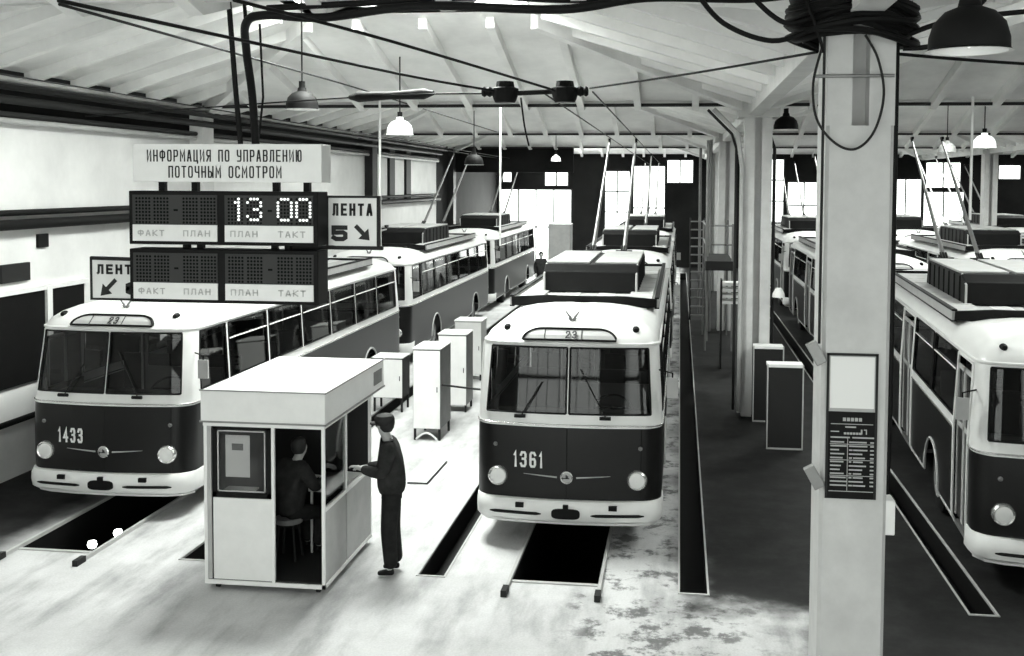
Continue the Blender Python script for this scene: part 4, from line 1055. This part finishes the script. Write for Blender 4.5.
pipe('column_pipe', [(1.79, 9.28, 6.2), (1.80, 9.3, 3.0), (1.79, 9.3, 2.2)], .03, 'black', 'black pipe down the right edge of the big column', 'pipe')
pipe('column_pipe', [(1.19, 9.19, 6.1), (1.19, 9.19, 3.5)], .012, 'dark', 'thin dark conduit down the left edge of the big column', 'pipe')
pipe('clamp_rod', [(1.12, 9.17, 5.76), (1.76, 9.17, 5.76)], .014, 'steel', 'thin steel rod clamped across the big column near its top', 'rod')
mb = MB(); mb.box(1.74, 1.86, 9.25, 9.45, 1.85, 2.15); tag(mb.build('switch_box', M['white'], bevel=.01), 'small white box on the right side of the big column', 'box')
for z, l in ((3.42, 'bent steel bracket on the left side of the big column at the notice board'), (2.35, 'lower bent steel bracket on the left side of the big column')):
    mb = MB(); mb.box(1.12, 1.215, 9.16, 9.24, z - .1, z + .1, rot=Matrix.Rotation(-.5, 3, 'Y'), org=(1.17, 9.2, z)); tag(mb.build('bracket', M['steel'], bevel=.006), l, 'bracket')
# notice board on the column
nb = empty('notice_board', (0, 9.215, 0), 0, 'framed notice board on the big column, blank white sheet above a black table of figures', 'notice board')
solid(1.265, 1.675, -.012, 0, 2.17, 3.42, 'backing', M['grey'], nb)
mb = MB()
for (a, b, c, d) in ((1.26, 1.28, 2.17, 3.42), (1.665, 1.685, 2.17, 3.42), (1.26, 1.685, 3.40, 3.42)): mb.box(a, b, -.022, -.010, c, d)
mb.build('frame', M['dark'], nb)
solid(1.29, 1.655, -.018, -.011, 2.95, 3.39, 'white_sheet', M['paper'], nb)
solid(1.262, 1.682, -.020, -.011, 2.17, 2.92, 'black_sheet', M['black'], nb)
mb = MB(); random.seed(5)
def dash(a, b, z, h=.010): mb.box(a, b, -.023, -.019, z - h / 2, z + h / 2)
for x in range(5): dash(1.40 + .033 * x, 1.425 + .033 * x, 2.855, .030)
dash(1.30, 1.65, 2.815, .006); dash(1.42, 1.51, 2.79, .012)
for x in range(6): dash(1.41 + .025 * x, 1.43 + .025 * x, 2.735, .018)
dash(1.55, 1.563, 2.75, .04); dash(1.575, 1.60, 2.768, .008); dash(1.592, 1.6, 2.75, .04)
dash(1.30, 1.37, 2.75, .008); dash(1.30, 1.46, 2.70, .012); dash(1.48, 1.66, 2.70, .012)
for k in range(12):
    z = 2.66 - .034 * k; dash(1.30, 1.30 + random.uniform(.07, .14), z, .012); dash(1.455, 1.465 + random.uniform(.01, .03), z, .012); dash(1.49, 1.49 + random.uniform(.07, .12), z, .012); dash(1.63, 1.66, z, .012)
    if k in (0, 4, 8): dash(1.295, 1.66, z - .018, .005)
dash(1.29, 1.66, 2.235, .006); mb.box(1.44, 1.445, -.023, -.019, 2.24, 2.7)
tag(mb.build('printed_lines', M['grey'], nb), 'rows of small white printed lines', kind='stuff')

# ------------------------------------------------------------ cabinets on the shop floor
def cabinet(x0, x1, y0, y1, z0, z1, m, side, label, legs=True, group=None):
    o = empty('equipment_cabinet', ((x0 + x1) / 2, y0, 0), 0, label, 'cabinet', group or 'cabinets between the left and middle lanes'); w2 = (x1 - x0) / 2; d = y1 - y0
    solid(-w2, w2, 0.012, d, z0, z1, 'body', M[side], o, .01)
    solid(-w2 + .01, w2 - .01, -.01, .012, z0 + .01, z1 - .03, 'front_panel', M[m], o, .006)
    solid(-w2 - .012, w2 + .012, -.015, d + .01, z1 - .002, z1 + .022, 'top', M['white'], o, .004)
    if legs:
        for (a, b) in ((-1, 0), (1, 0), (-1, 1), (1, 1)):
            solid(a * (w2 - .03) - .02, a * (w2 - .03) + .02, .03 + b * (d - .1), .07 + b * (d - .1), 0, z0 + .01, 'leg', M['dark'], o)
    mb = MB(); mb.box(w2 - .07, w2 - .055, -.025, -.01, (z0 + z1) / 2 - .05, (z0 + z1) / 2 + .05); mb.build('handle', M['dark'], o)
    return o
c1 = cabinet(-4.94, -4.41, 19.3, 20.2, .22, 1.73, 'white', 'mid', 'nearest white cabinet on legs between the left and middle lanes')
mb = MB(); mb.tube([(-.2 + .4 * k / 8, -.02, .03 + .12 * math.sin(PI * k / 8)) for k in range(9)], .018, 6); mb.build('base_arch', M['white'], c1)
cabinet(-5.03, -4.42, 21.8, 22.5, .15, 1.65, 'white', 'mid', 'second white cabinet, right behind the nearest one')
cabinet(-5.45, -4.78, 25.4, 26.1, .15, 1.46, 'white', 'grey', 'third white cabinet, farthest of the row between the lanes')
cabinet(-6.4, -5.75, 21.6, 22.2, .3, 1.15, 'white', 'dark', 'low white box partly hidden behind the nearest white cabinet')
cabinet(-6.2, -5.15, 50.0, 51.2, .1, 2.9, 'grey', 'mid', 'distant grey box in front of the bright far gate')  # plain stand-in for an unidentified distant grey shape
for (x0, x1, y, z, l) in ((1.63, 2.27, 19.6, 1.57, 'nearer dark box with white edges in the right aisle'), (1.53, 2.13, 21.85, 1.56, 'farther dark box with white edges beside the far column')):
    o = empty('edged_box', ((x0 + x1) / 2, y, 0), 0, l, 'cabinet'); w2 = (x1 - x0) / 2
    solid(-w2, w2, 0.01, .34, .0, z - .06, 'body', M['dark'], o); solid(-w2, w2, 0, .36, z - .06, z, 'lid', M['white'], o, .005)
    mb = MB(); mb.box(-w2 - .01, -w2 + .014, -.008, .01, 0, z); mb.box(w2 - .014, w2 + .01, -.008, .01, 0, z); mb.box(-w2, w2, -.008, .01, 0, .03); mb.build('edge_trim', M['grey'], o)
# bits by the far columns
ld = empty('ladder', (.66, 38.0, 0), 0, 'steep metal steps with pale treads standing in the dark right aisle', 'steps')
for sx in (-1, 1):
    mb = MB(); mb.tube([(sx * .26, 0, 0), (sx * .26, 1.6, 3.6)], .03, 6); mb.build('side_rail', M['dark'], ld)
for k in range(12):
    t = (k + .5) / 12; solid(-.25, .25, 1.6 * t - .1, 1.6 * t + .1, 3.6 * t, 3.6 * t + .04, 'tread', M['mid'], ld)
wp = empty('work_platform', (1.1, 31.0, 0), 0, 'dark raised work platform with handrails beside the middle far column', 'platform')
solid(-.35, .45, 0, 3.5, 2.35, 2.62, 'deck', M['dark'], wp)
for (x, y) in ((-.33, .05), (.43, .05), (-.33, 3.4), (.43, 3.4)):
    mb = MB(); mb.tube([(x, y, 0), (x, y, 3.7)], .03, 6); mb.build('post', M['mid'], wp)
for z in (3.1, 3.65):
    mb = MB(); mb.tube([(.43, .05, z), (-.33, .05, z), (-.33, 3.4, z)], .025, 6); mb.build('rail', M['mid'], wp)
rk = empty('sheet_rack', (1.38, 28.0, 0), 0, 'rack of white flat sheets stacked next to the nearest far column', 'rack')
for sx in (-1, 1): solid(sx * .27 - .02, sx * .27 + .02, 0, .5, 0, 2.35, 'upright', M['dark'], rk)
for k in range(4): solid(-.25, .25, 0, .5, 1.72 + .16 * k, 1.80 + .16 * k, 'sheet', M['white'], rk)
for (x, y0, l, r, m) in ((1.27, 22.25, 'pale pipe with a bend fixed to the front of the nearest far column', .05, 'grey'), (1.16, 22.5, 'thin dark pipe left of the nearest far column', .03, 'dark'), (1.95, 22.6, 'dark pipe right of the nearest far column', .035, 'dark')):
    pipe('column_pipe', [(x, y0, 0.1), (x, y0, 5.6 if m != 'grey' else 5.2), (x - .1, y0, 5.9), (x - .6, y0, 6.4)], r, m, l, 'pipe')
for (x, y, z1, l) in ((.85, 33, 6.2, 'leftmost tall dark pipe behind the work platform'), (1.0, 35.2, 6.3, 'tall dark pipe next to the middle far column'), (.75, 40, 6.2, 'distant tall dark pipe behind the metal steps')):
    pipe('standpipe', [(x, y, 0), (x, y, z1)], .05, 'mid', l, 'pipe')
wl = empty('work_lamp', (2.0, 22.3, 2.6), 0, 'small white work lamp on an arm right of the nearest far column', 'lamp')
mb = MB(); mb.tube([(-.11, 0, -.1), (-.06, -.02, -.1), (0, 0, 0)], .03, 6); mb.build('arm', M['dark'], wl)
mb = MB(); mb.lathe([(.001, .12), (.06, .11), (.12, 0), (.13, -.08)], (.05, 0, .0), 'z', 14); mb.build('shade', M['white'], wl, smooth=True)
# pit lamps and things on the floor
for x, y, l in ((-7.89, 14.0, 'larger glowing lamp in the pit under the bus numbered 1433'), (-7.99, 13.5, 'smaller glowing lamp in the pit under the bus numbered 1433')):
    o = empty('pit_lamp', (x, y, -.16), 0, l, 'lamp')
    mb = MB(); mb.lathe([(.001, -.06), (.05, -.04), (.065, 0), (.05, .045), (.001, .06)], (0, 0, 0), 'z', 14); mb.build('bulb', M['bulb'], o, smooth=True)
    mb = MB(); mb.tube([(0, 0, -.05), (.05, 0, -1.04)], .015, 6); mb.build('stand', M['dark'], o)
pipe('floor_rod', [(-4.30, 16.45, .02), (-3.98, 16.45, .02), (-3.96, 17.8, .02)], .014, 'dark', 'bent thin metal rod lying on the floor behind the standing person', 'rod')
pipe('air_hose', smooth_path([(-4.42, 19.4, 1.05), (-3.6, 19.2, 1.02), (-2.75, 18.9, 1.05)], 6), .02, 'dark', 'thin hose from the nearest white cabinet to the middle bus', 'hose')
